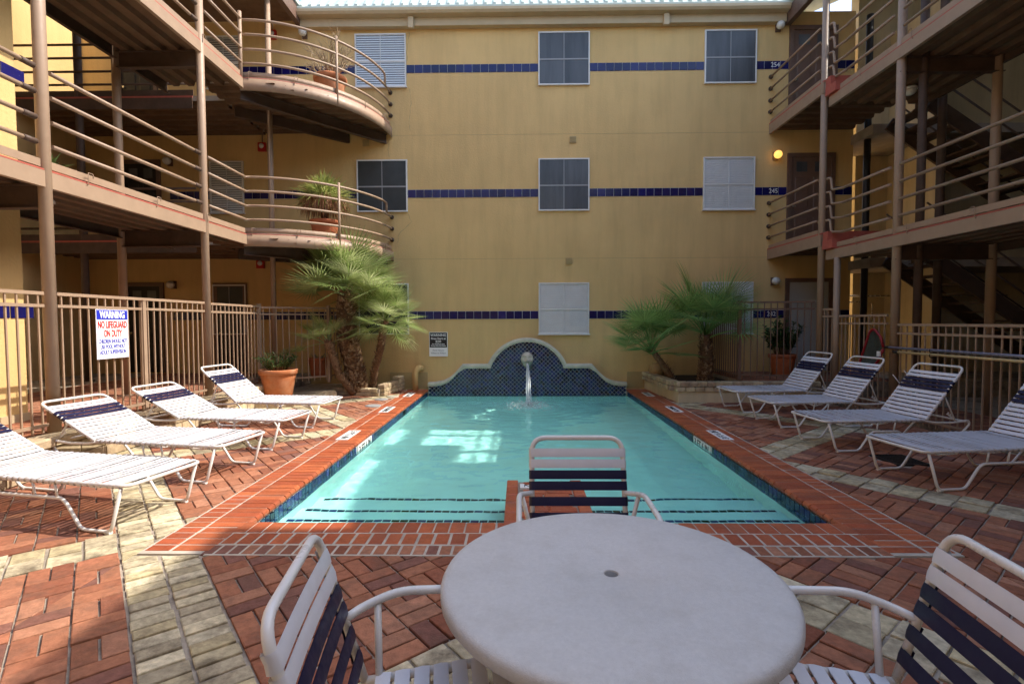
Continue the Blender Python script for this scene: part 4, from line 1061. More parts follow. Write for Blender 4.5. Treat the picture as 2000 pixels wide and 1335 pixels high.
# carved mask that spouts the water
mk = MB(); nu, nv = 28, 22; MX, MZ = PC, 0.70
for j in range(nv+1):
    for i in range(nu+1):
        a = -PI/2 + PI*i/nu; e = -PI/2 + PI*j/nv
        x = 0.150*math.sin(a)*math.cos(e); z = 0.185*math.sin(e); y = -0.13*math.cos(a)*math.cos(e)
        if z < 0: x *= 1 - 0.25*(-z/0.185)
        y -= 0.045*math.exp(-(x/0.028)**2 - ((z-0.01)/0.06)**2)                     # nose
        for s_ in (-1, 1):
            y += 0.030*math.exp(-((x-s_*0.06)/0.028)**2 - ((z-0.055)/0.022)**2)      # eye hollows
            y -= 0.026*math.exp(-((x-s_*0.065)/0.04)**2 - ((z-0.10)/0.020)**2)       # brows
            y -= 0.020*math.exp(-((x-s_*0.07)/0.035)**2 - ((z+0.03)/0.04)**2)        # cheeks
        y += 0.060*math.exp(-(x/0.035)**2 - ((z+0.075)/0.024)**2)                    # mouth
        y -= 0.022*math.exp(-(x/0.06)**2 - ((z+0.15)/0.03)**2)
        y -= 0.012*mnoise.noise(Vector((x*30, z*30, 2)))
        mk.v.append((MX+x, FY+0.0+y, MZ+z))
for j in range(nv):
    for i in range(nu):
        a = j*(nu+1)+i; mk.f.append((a, a+1, a+nu+2, a+nu+1)); mk.r.append(0); mk.sm.append(True)
mk.build('mask', 'mask_stone', fo)
jet = thing('water_jet', 'white jet of water arching from the stone mask into the pool', 'water jet', (PC, 11.2, 0))
jt = MB()
for k in range(9):
    ox, oy = random.uniform(-0.016, 0.016), random.uniform(-0.014, 0.014); pts = []; rad = []
    for i in range(26):
        t_ = i/25; sp_ = 1 + 3.0*t_
        pts.append((PC+ox*sp_+0.010*mnoise.noise(Vector((k*3.1, t_*9, 0))), FY-0.13-1.62*t_+0.006*mnoise.noise(Vector((k*2.1, t_*11, 5))), 0.625+oy*sp_+0.06*t_-0.815*t_*t_))
        rad.append(0.0125*(1-0.45*t_)*(1+0.6*mnoise.noise(Vector((k, t_*14, 3)))))
    jt.tube(pts, 0.01, 7, radii=rad)
jt.build('stream', 'falling_water', jet)['kind'] = 'stuff'
sp_ = MB()
def drop(mb, c, r_):
    vs = [Vector(c)+Vector(v)*r_ for v in ((1,0,0),(-1,0,0),(0,1,0),(0,-1,0),(0,0,1.2),(0,0,-1))]
    mb.add(vs, [(0,2,4),(2,1,4),(1,3,4),(3,0,4),(2,0,5),(1,2,5),(3,1,5),(0,3,5)], 0, True)
for k in range(900):
    a = random.uniform(0, 2*PI); d = abs(random.gauss(0, 0.34)); hh = max(0, random.gauss(0.03, 0.06)) * math.exp(-d*1.3)
    drop(sp_, (PC+math.cos(a)*d, 10.38+math.sin(a)*d*1.1, WATER+0.008+hh), random.uniform(0.005, 0.017)*math.exp(-d*0.6))
sp_.build('splash', 'falling_water', jet)['kind'] = 'stuff'
#@@FURNITURE
# ------------------------------------------------------------------ loungers
def strap_mesh(wd, half_w, m, th=0.004, r_=0.017):
    """a vinyl strap: flat top that wraps down round both side rails"""
    q = MB(); prof = [(-half_w+r_*0.4, -r_*1.0), (-half_w-r_*0.5, -r_*0.95), (-half_w-r_*1.08, 0.0), (-half_w-r_*0.6, r_*0.85), (-half_w, r_*1.1), (-half_w*0.5, r_*0.82), (0, r_*0.72), (half_w*0.5, r_*0.82),
                      (half_w, r_*1.1), (half_w+r_*0.6, r_*0.85), (half_w+r_*1.08, 0.0), (half_w+r_*0.5, -r_*0.95), (half_w-r_*0.4, -r_*1.0)]
    n = len(prof); h = wd/2
    vs = []
    for x, z0, dz in ((-h, -0.0015, 0), (h, -0.0015, 0)):
        vs += [(x, p[0], p[1]+z0) for p in prof]
    vs += [(0, p[0], p[1]+0.0012) for p in prof]
    fs = []
    for i in range(n-1): fs += [(i, i+1, 2*n+i+1, 2*n+i), (2*n+i, 2*n+i+1, n+i+1, n+i)]
    q.add(vs, fs, 0, True)
    o = len(vs)
    q.add([(v[0], v[1]*0.998, v[2]-th) for v in vs], [tuple(reversed(f)) for f in fs], 0, True)
    return q.mesh('strap', m)
HW = 0.35
SW_ = strap_mesh(0.041, HW, 'white_strap'); SN_ = strap_mesh(0.043, HW, 'navy_strap')
def lounger(label, x, y, heading, ang, sl=1.38, navy=(2, 3, 4), group='strap loungers'):
    """foot end centre at x,y; heading = direction from foot to head, degrees"""
    t = thing('sun_lounger', label, 'lounger', (0, 0, 0), group)
    zs = 0.375; hx = sl; L = sl + 0.60; r_ = 0.0145; k_ = (L - 1.98)
    fr = MB()
    ring = fillet([(hx, -HW, zs), (0.0, -HW, zs), (0.0, HW, zs), (hx, HW, zs)], 0.075, 5)
    fr.tube(ring, r_, 10)
    fr.build('seat_frame', 'white_frame', t)
    for s_ in (-1, 1):
        Y = s_*HW
        q = MB().tube(fillet([(0.055, Y, zs-0.02), (0.16, Y, 0.0145), (0.44, Y, 0.0145), (0.57, Y, 0.205), (0.62, Y, 0.245), (1.05+k_, Y, 0.245), (1.10+k_, Y, 0.205), (1.22+k_, Y, 0.0145), (1.68+k_, Y, 0.0145), (L-0.02, Y, zs-0.06), (L-0.03, Y, zs-0.01), (L-0.25, Y, zs-0.035), (hx+0.12, Y, zs-0.03), (hx-0.02, Y, zs-0.004)], 0.05, 4), r_*0.93, 9)
        q.build('leg', 'white_frame', t)
        for xx in (0.66, 0.88): MB().tube([(xx, Y, 0.25), (xx+0.02, Y, zs-0.008)], 0.0095, 7).build('link', 'white_frame', t)
        for xx in (0.16, 1.63+k_): MB().tube([(xx, Y, 0.0095), (xx+0.05, Y, 0.0095)], 0.0165, 8).build('foot_glide', 'white_frame', t)
    for xx in (0.34, 0.80): MB().tube(fillet([(xx, -HW, zs-0.02), (xx, -HW*0.45, zs-0.085), (xx, 0, zs-0.06), (xx, HW*0.45, zs-0.085), (xx, HW, zs-0.02)], 0.05, 3), 0.0095, 7).build('cross_bar', 'white_frame', t)
    MB().tube([(L-0.04, -HW, zs-0.03), (L-0.04, HW, zs-0.03)], r_*0.9, 9).build('cross_bar', 'white_frame', t)
    n = int((hx-0.06)/0.0595)
    for i in range(n): inst('strap', SW_, t, (0.075+i*(hx-0.10)/(n-1)+random.uniform(-0.003, 0.003), 0, zs), (random.uniform(0.93, 1.05), 1, random.uniform(0.9, 1.15)), (0, random.uniform(-0.06, 0.06), random.uniform(-0.008, 0.008)))
    # backrest turns about its hinge
    BL = 0.80
    bk = MB().tube(fillet([(0, -HW, 0), (BL, -HW, 0), (BL, HW, 0), (0, HW, 0)], 0.085, 6), r_, 10).build('backrest', 'white_frame', t)
    bk.location = (hx+0.015, 0, zs+0.004); bk.rotation_euler = (0, -R(ang), 0)
    m_ = 12
    for i in range(m_):
        o = inst('strap', SN_ if (m_-1-i) in navy else SW_, None, (0.03+i*0.0580, 0, 0), (1,1,1), (0, random.uniform(-0.02, 0.02), random.uniform(-0.004, 0.004))); o.parent = bk
    # prop and ratchet that hold the back up
    ax, az = hx+0.015+0.42*math.cos(R(ang)), zs+0.004+0.42*math.sin(R(ang))
    for s_ in (-1, 1):
        Y = s_*(HW-0.035)
        MB().tube([(ax, Y, az-0.015), (min(ax+0.16, L-0.06), Y, zs-0.02)], 0.009, 7).build('prop', 'white_frame', t)
        q = MB(); x0 = min(ax+0.16, L-0.06)
        for k in range(3): q.box(x0-0.10+k*0.028, x0-0.085+k*0.028, Y-0.003, Y+0.003, zs+0.02+0.02*(2-k), zs+0.05+0.02*(2-k))
        q.bar((x0-0.11, Y, zs+0.07), (x0, Y, zs-0.01), 0.006, 0.014); q.build('ratchet', 'white_frame', t)
    MB().tube([(ax, -HW+0.03, az-0.015), (ax, HW-0.03, az-0.015)], 0.009, 7).build('prop_bar', 'white_frame', t)
    t.location = (x, y, 0); t.rotation_euler = (0, 0, R(heading)); ORG[t.name] = Vector((x, y, 0))
    return t
gL = 'white strap loungers on the sunny side'; gR = 'white strap loungers on the shaded side'
lounger('nearest sunlit lounger, head end cut off by the picture edge', -2.88, 4.12, 169, 24, 1.74, group=gL)
lounger('second sunlit lounger from the camera, in front of the thick column', -2.90, 5.34, 170, 28, 1.46, group=gL)
lounger('third sunlit lounger from the camera, low back beside the fence', -2.90, 6.68, 173, 28, 1.42, group=gL)
lounger('farthest sunlit lounger, back raised, next to the terracotta pot', -2.93, 8.02, 174, 41, group=gL)
lounger('farthest shaded lounger, in front of the stone planter', 3.68, 9.27, 4, 53, 1.27, group=gR)
lounger('shaded lounger in front of the red pool net, wire loop on its back', 3.70, 8.02, 4, 53, 1.27, group=gR)
lounger('third shaded lounger from the far end, below the pool poles', 3.66, 6.60, 4, 53, 1.27, group=gR)
lounger('nearest shaded lounger, head end cut off, drain grate beneath', 3.70, 5.14, 7, 50, 1.47, group=gR)

# ------------------------------------------------------------------ dining chairs and table
CH = 0.265
CW_ = strap_mesh(0.050, CH, 'white_strap', 0.004, 0.0165); CN_ = strap_mesh(0.050, CH, 'navy_strap', 0.004, 0.0165)
def chair(label, x, y, heading):
    """x,y: foot point of the backrest centre; heading: the way the sitter faces, degrees"""
    t = thing('dining_chair', label, 'chair', (0, 0, 0), 'white strap dining chairs')
    r_ = 0.0145; zs = 0.41; D = 0.47; rec = R(16)
    MB().tube(fillet([(-0.02, -CH, zs-0.015), (D, -CH, zs+0.02), (D, CH, zs+0.02), (-0.02, CH, zs-0.015)], 0.06, 4), r_, 10).build('seat_frame', 'white_frame', t)
    bt = 0.545
    B = lambda u, yy: (-math.sin(rec)*u - 0.015, yy, zs-0.02+math.cos(rec)*u)
    MB().tube(fillet([B(-0.06, -CH), B(bt, -CH), B(bt, CH), B(-0.06, CH)], 0.085, 6), r_, 12).build('back_frame', 'white_frame', t)
    for s_ in (-1, 1):
        a = B(0.232, s_*CH); Y = s_*(CH+0.075)
        q = MB().tube(fillet([a, (a[0]+0.05, s_*(CH+0.045), a[2]+0.012), (a[0]+0.17, Y, a[2]+0.045), (D-0.06, Y, a[2]+0.03), (D+0.015, Y, a[2]-0.05), (D-0.03, Y, 0.02), (D-0.09, Y, 0.0145), (-0.06, s_*(CH+0.05), 0.0145), (-0.115, s_*(CH+0.03), 0.05), (0.0, s_*CH, zs-0.02)], 0.06, 5), r_, 10)
        q.build('arm', 'white_frame', t)
        MB().tube([(D-0.05, s_*CH, zs+0.016), (D-0.012, Y, zs+0.006)], 0.010, 7).build('bracket', 'white_frame', t)
        MB().tube([(0.03, s_*CH, zs-0.012), (a[0]+0.10, s_*(CH+0.06), a[2]+0.02)], 0.0125, 8).build('stay', 'white_frame', t)
    MB().tube([(0.02, -CH, zs-0.03), (0.02, CH, zs-0.03)], 0.011, 7).build('cross_bar', 'white_frame', t)
    for i in range(7):
        f = i/6; xx = 0.045+i*0.064
        inst('strap', CW_, t, (xx, 0, zs-0.015+0.035*xx/D), (1,1,1), (0, -0.07, random.uniform(-0.01, 0.01)))
    for i, u in enumerate((0.10, 0.186, 0.272, 0.334, 0.396, 0.458)):
        inst('back_strap', CW_ if i >= 4 else CN_, t, B(u, 0), (1,1,1), (0, PI/2-rec, 0))
    t.location = (x, y, 0); t.rotation_euler = (0, 0, R(heading))
    return t
chair('empty chair on the pool side of the table, back to the water', 0.335, 2.86, -90)
chair('chair left of the table whose raised white back loop catches the sun', -0.465, 1.42, 9)
chair('chair right of the table cut by the picture edge', 1.20, 1.43, 173)
tb = thing('round_table', 'round off white patio table with an umbrella hole in the middle', 'table', (0.30, 1.795, 0))
TZ = 0.72; TC = (0.318, 1.775)
q = MB(); n = 96; prof = [(0.025, -0.02), (0.025, -0.002), (0.0275, 0.0), (0.558, 0.0), (0.575, -0.003), (0.586, -0.010), (0.592, -0.021), (0.592, -0.044), (0.586, -0.052), (0.568, -0.054), (0.563, -0.035), (0.025, -0.022)]
vs = []; fs = []
for r_, z in prof:
    for k in range(n):
        a = 2*PI*k/n; vs.append((TC[0]+r_*math.cos(a), TC[1]+r_*math.sin(a), TZ+z))
for i in range(len(prof)):
    j = (i+1) % len(prof)
    for k in range(n): fs.append((i*n+k, i*n+(k+1) % n, j*n+(k+1) % n, j*n+k))
q.add(vs, fs, 0, True); q.build('top', 'table_top', tb)
MB().lathe([(0.0245, -0.07), (0.0245, -0.006), (0.0225, -0.006), (0.0225, -0.05)], (TC[0], TC[1], TZ), 24, caps=False).build('hole_sleeve', 'sign_grey', tb)  # grey puts the inner shade of the hole into the colour
MB().lathe([(0.022, -0.051), (0.022, -0.06)], (TC[0], TC[1], TZ), 20).build('hole_shade', 'soil', tb)  # dark disc stands in for the shade down the hole
for k in range(4):
    a = PI/4 + k*PI/2 + 0.2
    MB().tube(fillet([(TC[0]+0.30*math.cos(a), TC[1]+0.30*math.sin(a), TZ-0.045), (TC[0]+0.36*math.cos(a), TC[1]+0.36*math.sin(a), TZ-0.08), (TC[0]+0.44*math.cos(a), TC[1]+0.44*math.sin(a), 0.0)], 0.06, 4), 0.019, 10).build('leg', 'white_frame', tb)
q = MB()
ring = [(TC[0]+0.30*math.cos(2*PI*k/40), TC[1]+0.30*math.sin(2*PI*k/40), TZ-0.048) for k in range(40)]
q.tube(ring, 0.012, 8, True); q.build('under_ring', 'white_frame', tb)

# ------------------------------------------------------------------ plants
def frond_mesh(name, m, pet, rad, n=28, span=125, fold=0.35, droop=0.30, dead=0):
    q = MB()
    pts = [(pet*i/5, 0, 0.05*pet*math.sin(PI*i/5)) for i in range(6)]
    q.tube(pts, 0.010, 5, radii=[0.012, 0.010, 0.009, 0.008, 0.007, 0.006], rnd=0.01)
    c = Vector((pet, 0, 0)); tl = R(-random.uniform(-8, 22)); M = Matrix.Rotation(-tl, 3, 'Y')
    for i in range(n):
        th = R(-span + 2*span*i/(n-1)) ; L = rad*(0.70+0.30*math.cos(th*0.72))*random.uniform(0.93, 1.05)
        d = Vector((math.cos(th), math.sin(th), 0)); sd = Vector((-d.y, d.x, 0))
        w0 = 2*R(span)/(n-1)*0.5; up = Vector((0, 0, 1)); tw = random.uniform(-0.3, 0.3); dr = droop*random.uniform(0.5, 1.5)
        rows = []
        for s_, wf in ((0.04, 1.0), (0.36, 0.95), (0.70, 0.55), (1.0, 0.03)):
            p = d*(L*s_) + up*(fold*0.18*abs(math.sin(th))*L*s_ - dr*L*max(0, s_-0.35)**2)
            hw = L*s_*w0*0.85 if s_ < 0.2 else L*0.36*w0*0.80*wf
            hw = min(hw, 0.0135*(1 if s_ < 0.5 else wf*1.3))
            z_ = up*(0.35*hw + tw*hw*s_)
            rows.append((p - sd*hw, p + z_, p + sd*hw))
        vs = []
        for a, b, e in rows: vs += [c + M @ a, c + M @ b, c + M @ e]
        fs = []
        for k in range(3): fs += [(3*k, 3*k+1, 3*k+4, 3*k+3), (3*k+1, 3*k+2, 3*k+5, 3*k+4)]
        q.add(vs, fs, random.uniform(0.001, 0.25))
    return q.mesh(name, m)
FR = {k: [frond_mesh('palm_frond', k, random.uniform(0.34, 0.5), random.uniform(0.42, 0.50), 30, random.uniform(100, 135), droop=random.uniform(0.03, 0.22)) for _ in range(6)] for k in ('palm_leaf', 'palm_leaf_deep')}
def aim(d, roll):
    d = d.normalized(); up = Vector((0,0,1)) if abs(d.z) < 0.97 else Vector((1,0,0))
    y = up.cross(d).normalized(); z = d.cross(y)
    return (Matrix((d, y, z)).transposed() @ Matrix.Rotation(roll, 3, 'X')).to_euler()
def palm(label, pts, radii, n, size, m, group, emin=-30, bias=None, spikes=260, seed=1):
    random.seed(seed)
    t = thing('fan_palm', label, 'palm', pts[0], group)
    P = [Vector(p) for p in pts]
    fine = []; fr_ = []
    for i in range(len(P)-1):
        for k in range(6): fine.append(P[i].lerp(P[i+1], k/6)); fr_.append(radii[i]+(radii[i+1]-radii[i])*k/6)
    fine.append(P[-1]); fr_.append(radii[-1])
    rr_ = [r_*(0.88+0.16*mnoise.noise(Vector((i*0.9, seed, 0)))) for i, r_ in enumerate(fr_)]
    MB().tube(fine, 0.1, 12, radii=rr_).build('trunk', 'trunk', t)
    q = MB()
    for k in range(spikes):
        f = random.random()*(len(fine)-1.001); i = int(f); c = fine[i].lerp(fine[i+1], f-i); r_ = fr_[i]
        a = random.uniform(0, 2*PI); d = Vector((math.cos(a), math.sin(a), 0)); sd = Vector((-d.y, d.x, 0))
        b0 = c + d*r_*0.80; w_ = r_*random.uniform(0.12, 0.28) + 0.006; l_ = random.uniform(0.04, 0.11)*(0.6+r_*2.5)
        tip = b0 + d*l_*random.uniform(0.35, 0.9) + Vector((0,0,1))*l_*random.uniform(0.4, 1.2)
        q.add([b0-sd*w_, b0+sd*w_, b0+d*w_*0.9+Vector((0,0,0.02)), tip], [(0,1,3),(1,2,3),(2,0,3)], random.random())
    q.build('leaf_bases', 'trunk_fibre', t)['kind'] = 'stuff'
    top = P[-1]
    for k in range(n):
        a = k*2.39996 + random.uniform(-0.3, 0.3); f = (k+0.5)/n
        e = R(86 - (86-emin)*f + random.uniform(-9, 9))
        d = Vector((math.cos(a)*math.cos(e), math.sin(a)*math.cos(e), math.sin(e)))
        if bias: d = (d + Vector(bias)*0.35).normalized()
        s_ = size*random.uniform(0.85, 1.12)*(0.85 if f < 0.15 else 1)
        inst('frond', random.choice(FR[m]), t, top + d*radii[-1]*0.4 + Vector((0,0,random.uniform(-0.12, 0.05))), (s_, s_, s_), aim(d, random.uniform(-0.5, 0.5)))
    return t
gp1 = 'fan palms of the sunny clump'; gp2 = 'fan palms of the shaded planter'
palm('tallest palm with thick shaggy trunk in the sunny clump', [(-3.58, 11.30, 0.05), (-3.63, 11.25, 0.6), (-3.76, 11.15, 1.25), (-3.70, 11.05, 2.25)], [0.235, 0.215, 0.22, 0.20], 96, 1.44, 'palm_leaf', gp1, -4, (0.05, -0.1, 0.05), 1500, 3)
palm('slim palm leaning towards the fountain in the sunny clump', [(-3.30, 11.45, 0.05), (-3.22, 11.35, 0.5), (-3.02, 11.15, 1.05), (-2.88, 11.0, 1.62)], [0.085, 0.085, 0.09, 0.085], 40, 1.12, 'palm_leaf', gp1, -22, (0.12, -0.1, 0), 420, 5)
palm('slim low palm leaning towards the fence in the sunny clump', [(-3.62, 11.15, 0.05), (-3.88, 10.95, 0.5), (-4.0, 10.85, 1.0), (-4.05, 10.80, 1.2)], [0.10, 0.09, 0.095, 0.085], 13, 0.92, 'palm_leaf', gp1, -15, (-0.5, -0.1, 0.0), 380, 8)
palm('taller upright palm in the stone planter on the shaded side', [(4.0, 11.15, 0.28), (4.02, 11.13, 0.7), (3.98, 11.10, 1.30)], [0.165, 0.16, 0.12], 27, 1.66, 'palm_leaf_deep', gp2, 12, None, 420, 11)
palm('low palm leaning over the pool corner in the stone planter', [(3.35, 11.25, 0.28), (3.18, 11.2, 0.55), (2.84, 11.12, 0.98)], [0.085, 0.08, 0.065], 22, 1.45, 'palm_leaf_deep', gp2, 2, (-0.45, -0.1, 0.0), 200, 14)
random.seed(21)
def leaf_quad(q, p, d, L, w_, rnd, droop=0.2):
    d = d.normalized(); sd = d.cross(Vector((0,0,1)));
    sd = sd.normalized() if sd.length > 1e-3 else Vector((1,0,0)); nz = sd.cross(d)
    m1 = p + d*L*0.5 + nz*0.0; e = p + d*L - Vector((0,0,1))*droop*L
    q.add([p, m1 - sd*w_/2 + nz*w_*0.15, m1 + sd*w_/2 + nz*w_*0.15, e, m1 - nz*w_*0.12], [(0,4,1),(0,2,4),(1,4,3),(4,2,3)], rnd)
def pot(label, x, y, z, r_, h, m='terracotta', name='terracotta_pot', fluted=False):
    t = thing(name, label, 'plant pot', (x, y, z), 'terracotta pots')
    MB().lathe([(r_*0.66, 0), (r_*0.70, 0.01), (r_*0.92, h*0.80), (r_*0.925, h*0.82), (r_*0.86, h*0.82)], (x, y, z), 36).build('body', m, t)
    MB().lathe([(r_*0.90, h*0.815), (r_*1.0, h*0.83), (r_*1.03, h*0.97), (r_*1.01, h), (r_*0.93, h), (r_*0.90, h*0.95)], (x, y, z), 36).build('rim', m, t)
    MB().lathe([(r_*0.88, h*0.90), (r_*0.5, h*0.915), (0.01, h*0.92)], (x, y, z), 24).build('soil', 'soil', t)
    return t
def bushy(label, x, y, z, h, r_, stems, lpp, L, w_, m='shrub_leaf', up=0.8, cat='shrub', name='potted_shrub', spread=1.0):
    t = thing(name, label, cat, (x, y, z), 'potted plants'); q = MB(); s_ = MB()
    for k in range(stems):
        a = random.uniform(0, 2*PI); rr_ = r_*math.sqrt(random.random())
        base = Vector((x+math.cos(a)*rr_*0.35, y+math.sin(a)*rr_*0.35, z))
        tip = Vector((x+math.cos(a)*rr_*spread, y+math.sin(a)*rr_*spread, z+h*random.uniform(0.55, 1.0)*(1-0.35*rr_/r_)))
        s_.tube([base, base.lerp(tip, 0.5)+Vector((0,0,0.03)), tip], 0.006, 4)
        for j in range(lpp):
            f = random.uniform(0.25, 1.0); p = base.lerp(tip, f); a2 = random.uniform(0, 2*PI)
            d = Vector((math.cos(a2), math.sin(a2), random.uniform(0.1, up*1.4)))
            leaf_quad(q, p, d, L*random.uniform(0.7, 1.2), w_*random.uniform(0.8, 1.2), random.random())
    s_.build('stems', 'trunk', t); q.build('foliage', m, t)['kind'] = 'stuff'
    return t
pot('big orange terracotta pot on the ledge behind the farthest sunlit lounger', -4.72, 9.98, 0.137, 0.35, 0.55)
bushy('low green oleander like shrub in the big orange pot', -4.72, 9.98, 0.62, 0.50, 0.42, 26, 26, 0.12, 0.022, up=1.2)
pot('smaller red pot with dry stubs behind the fence near the palm clump', -4.55, 11.55, F1+0.01, 0.22, 0.40, 'terracotta_dark')
t = thing('dead_plant', 'pale dry stubs poking from the smaller red pot', 'plant', (-4.55, 11.55, 0.75), 'potted plants'); q = MB()
for k in range(9):
    a = random.uniform(0, 6.28); q.tube([(-4.55+0.05*math.cos(a), 11.55+0.05*math.sin(a), 0.74), (-4.55+0.15*math.cos(a), 11.55+0.15*math.sin(a), 0.80+random.random()*0.14)], 0.012, 5)
q.build('stubs', 'dry_twig', t)
pot('round terracotta pot behind the dark fence beside the grey door', 5.75, 11.35, F1+0.01, 0.28, 0.47, 'terracotta_dark')
bushy('dark leafy shrub in the pot beside the grey door', 5.75, 11.35, 0.84, 0.98, 0.40, 30, 34, 0.11, 0.055, up=0.9)
pot('orange pot with dry twigs on the upper round balcony', -3.95, 10.95, F3, 0.33, 0.52)
t = thing('dead_shrub', 'bare straw coloured twigs rising from the balcony pot', 'plant', (-3.95, 10.95, F3+0.48), 'potted plants'); q = MB()
def twig(p, d, L, r_, lv):
    e = p + d*L; q.tube([p, p.lerp(e, 0.5)+Vector((random.uniform(-1,1), random.uniform(-1,1), 0))*L*0.06, e], r_, 4, radii=[r_, r_*0.8, r_*0.5])
    if lv > 0:
        for _ in range(3):
            nd = (d + Vector((random.uniform(-1,1), random.uniform(-1,1), random.uniform(-0.3, 0.7)))*0.75).normalized(); twig(p.lerp(e, random.uniform(0.35, 1.0)), nd, L*random.uniform(0.5, 0.75), r_*0.6, lv-1)
for k in range(26):
    a = random.uniform(0, 6.28); d = Vector((math.cos(a)*random.uniform(0.2, 1.2), math.sin(a)*random.uniform(0.2, 1.2), 1.0)).normalized()
    twig(Vector((-3.95+0.1*math.cos(a), 10.95+0.1*math.sin(a), F3+0.47)), d, random.uniform(0.3, 0.5), 0.011, 3)
q.build('twigs', 'dry_twig', t)['kind'] = 'stuff'
pot('dark red pot hidden under the spiky bush on the lower round balcony', -4.12, 10.95, F2, 0.30, 0.45, 'terracotta_dark')
t = thing('spiky_bush', 'yellow green spiky bush with brown skirt on the lower round balcony', 'plant', (-4.12, 10.95, F2+0.4), 'potted plants'); q = MB(); q2 = MB()
c0 = Vector((-4.12, 10.95, F2+0.95))
for k in range(900):
    a = random.uniform(0, 6.28); e = R(random.uniform(-35, 85)); d = Vector((math.cos(a)*math.cos(e), math.sin(a)*math.cos(e), math.sin(e)))
    p = c0 + Vector((d.x*random.uniform(0, 0.42), d.y*random.uniform(0, 0.42), d.z*random.uniform(0.0, 0.28)))
    leaf_quad(q, p, d, random.uniform(0.2, 0.44), 0.026, random.random(), 0.12)
for k in range(420):
    a = random.uniform(0, 6.28); rr_ = random.uniform(0.22, 0.46); p = c0 + Vector((math.cos(a)*rr_, math.sin(a)*rr_, random.uniform(-0.15, 0.05)))
    leaf_quad(q2, p, Vector((math.cos(a)*0.3, math.sin(a)*0.3, -1)), random.uniform(0.2, 0.38), 0.02, random.random(), 0.1)
MB().tube([(-4.12, 10.95, F2+0.38), (-4.12, 10.95, F2+0.95)], 0.07, 8).build('stem', 'trunk', t)
q.build('foliage', 'spiky_leaf', t)['kind'] = 'stuff'; q2.build('dead_skirt', 'dead_leaf', t)['kind'] = 'stuff'
t = thing('agave', 'dark agave in a low bowl on the second storey walkway', 'plant', (-5.75, 6.3, F2), 'potted plants'); q = MB()
MB().lathe([(0.12, 0), (0.2, 0.14), (0.21, 0.16), (0.17, 0.155)], (-5.75, 6.3, F2), 20).build('bowl', 'terracotta_dark', t)
for k in range(34):
    a = k*2.4; e = R(random.uniform(15, 80)); d = Vector((math.cos(a)*math.cos(e), math.sin(a)*math.cos(e), math.sin(e))); leaf_quad(q, Vector((-5.75, 6.3, F2+0.15)), d, random.uniform(0.22, 0.36), 0.045, random.random(), 0.1)
q.build('foliage', 'shrub_leaf', t)['kind'] = 'stuff'

# ------------------------------------------------------------------ signs, lamps, poles
FACE_E = (PI/2, 0, PI/2)
sg = thing('warning_sign', 'white no lifeguard warning sign with blue header on the fence', 'sign', (LX+0.05, 6.44, 1.46))
SX = LX + 0.045; SY0, SY1, SZ0, SZ1 = 6.18, 6.69, 1.155, 1.77; SC = (SY0+SY1)/2
MB().box(SX-0.004, SX, SY0, SY1, SZ0, SZ1).build('board', 'white_sign', sg)
MB().box(SX+0.0004, SX+0.0015, SY0+0.012, SY1-0.012, SZ1-0.128, SZ1-0.014).build('header', 'sign_blue', sg)
q = MB()
for a, b, c, d in ((SY0+0.008, SY1-0.008, SZ0+0.008, SZ0+0.013), (SY0+0.008, SY1-0.008, SZ1-0.011, SZ1-0.006), (SY0+0.008, SY0+0.012, SZ0+0.013, SZ1-0.011), (SY1-0.012, SY1-0.008, SZ0+0.013, SZ1-0.011)): q.box(SX+0.0004, SX+0.001, a, b, c, d)
q.build('border', 'sign_blue', sg)
text('WARNING', 0.12, 'white_sign', (SX+0.003, SC, SZ1-0.071), FACE_E, sg, 0.40, bold=0.004)
text('NO LIFEGUARD', 0.12, 'sign_red', (SX+0.002, SC, SZ1-0.195), FACE_E, sg, 0.46, bold=0.003)
text('ON DUTY', 0.12, 'sign_red', (SX+0.002, SC, SZ1-0.305), FACE_E, sg, 0.29, bold=0.003)
for k, s_ in enumerate(('CHILDREN SHOULD NOT', 'USE POOL WITHOUT', 'ADULT SUPERVISION')):
    text(s_, 0.07, 'sign_blue', (SX+0.002, SC, SZ1-0.40-0.068*k), FACE_E, sg, (0.45, 0.40, 0.42)[k], bold=0.0005)
s2 = thing('notice_sign', 'small black and white warning notice on the yellow wall', 'sign', (-1.93, YB, 1.07))
xa, xb, za, zb = -2.155, -1.715, 0.775, 1.355; XC = (xa+xb)/2; zm = za + 0.215
MB().box(xa, xb, YB-0.02, YB-0.001, za, zb).build('frame', 'white_sign', s2)
MB().box(xa+0.012, xb-0.012, YB-0.0225, YB-0.0205, zm, zb-0.012).build('black_panel', 'sign_black', s2)
MB().box(xa+0.012, xb-0.012, YB-0.0225, YB-0.0205, za+0.012, zm-0.002).build('white_panel', 'white_sign', s2)
for s_, sz, z, w_ in (('WARNING', 0.085, zb-0.075, 0.37), ('Fines Start at', 0.07, zb-0.155, 0.35), ('$250', 0.075, zb-0.225, 0.13), ('If in Pool/Pool Area', 0.04, zb-0.285, 0.30), ('During Non-Pool Hours', 0.04, zb-0.325, 0.35)):
    text(s_, sz, 'white_sign', (XC, YB-0.0245, z), FACE_S, s2, w_, bold=0.001)
for s_, z, w_ in (('Pool Hours', zm-0.07, 0.27), ('9:00am to 9:00pm', zm-0.135, 0.36)):
    text(s_, 0.055, 'sign_grey', (XC, YB-0.0245, z), FACE_S, s2, w_, bold=0.0005)

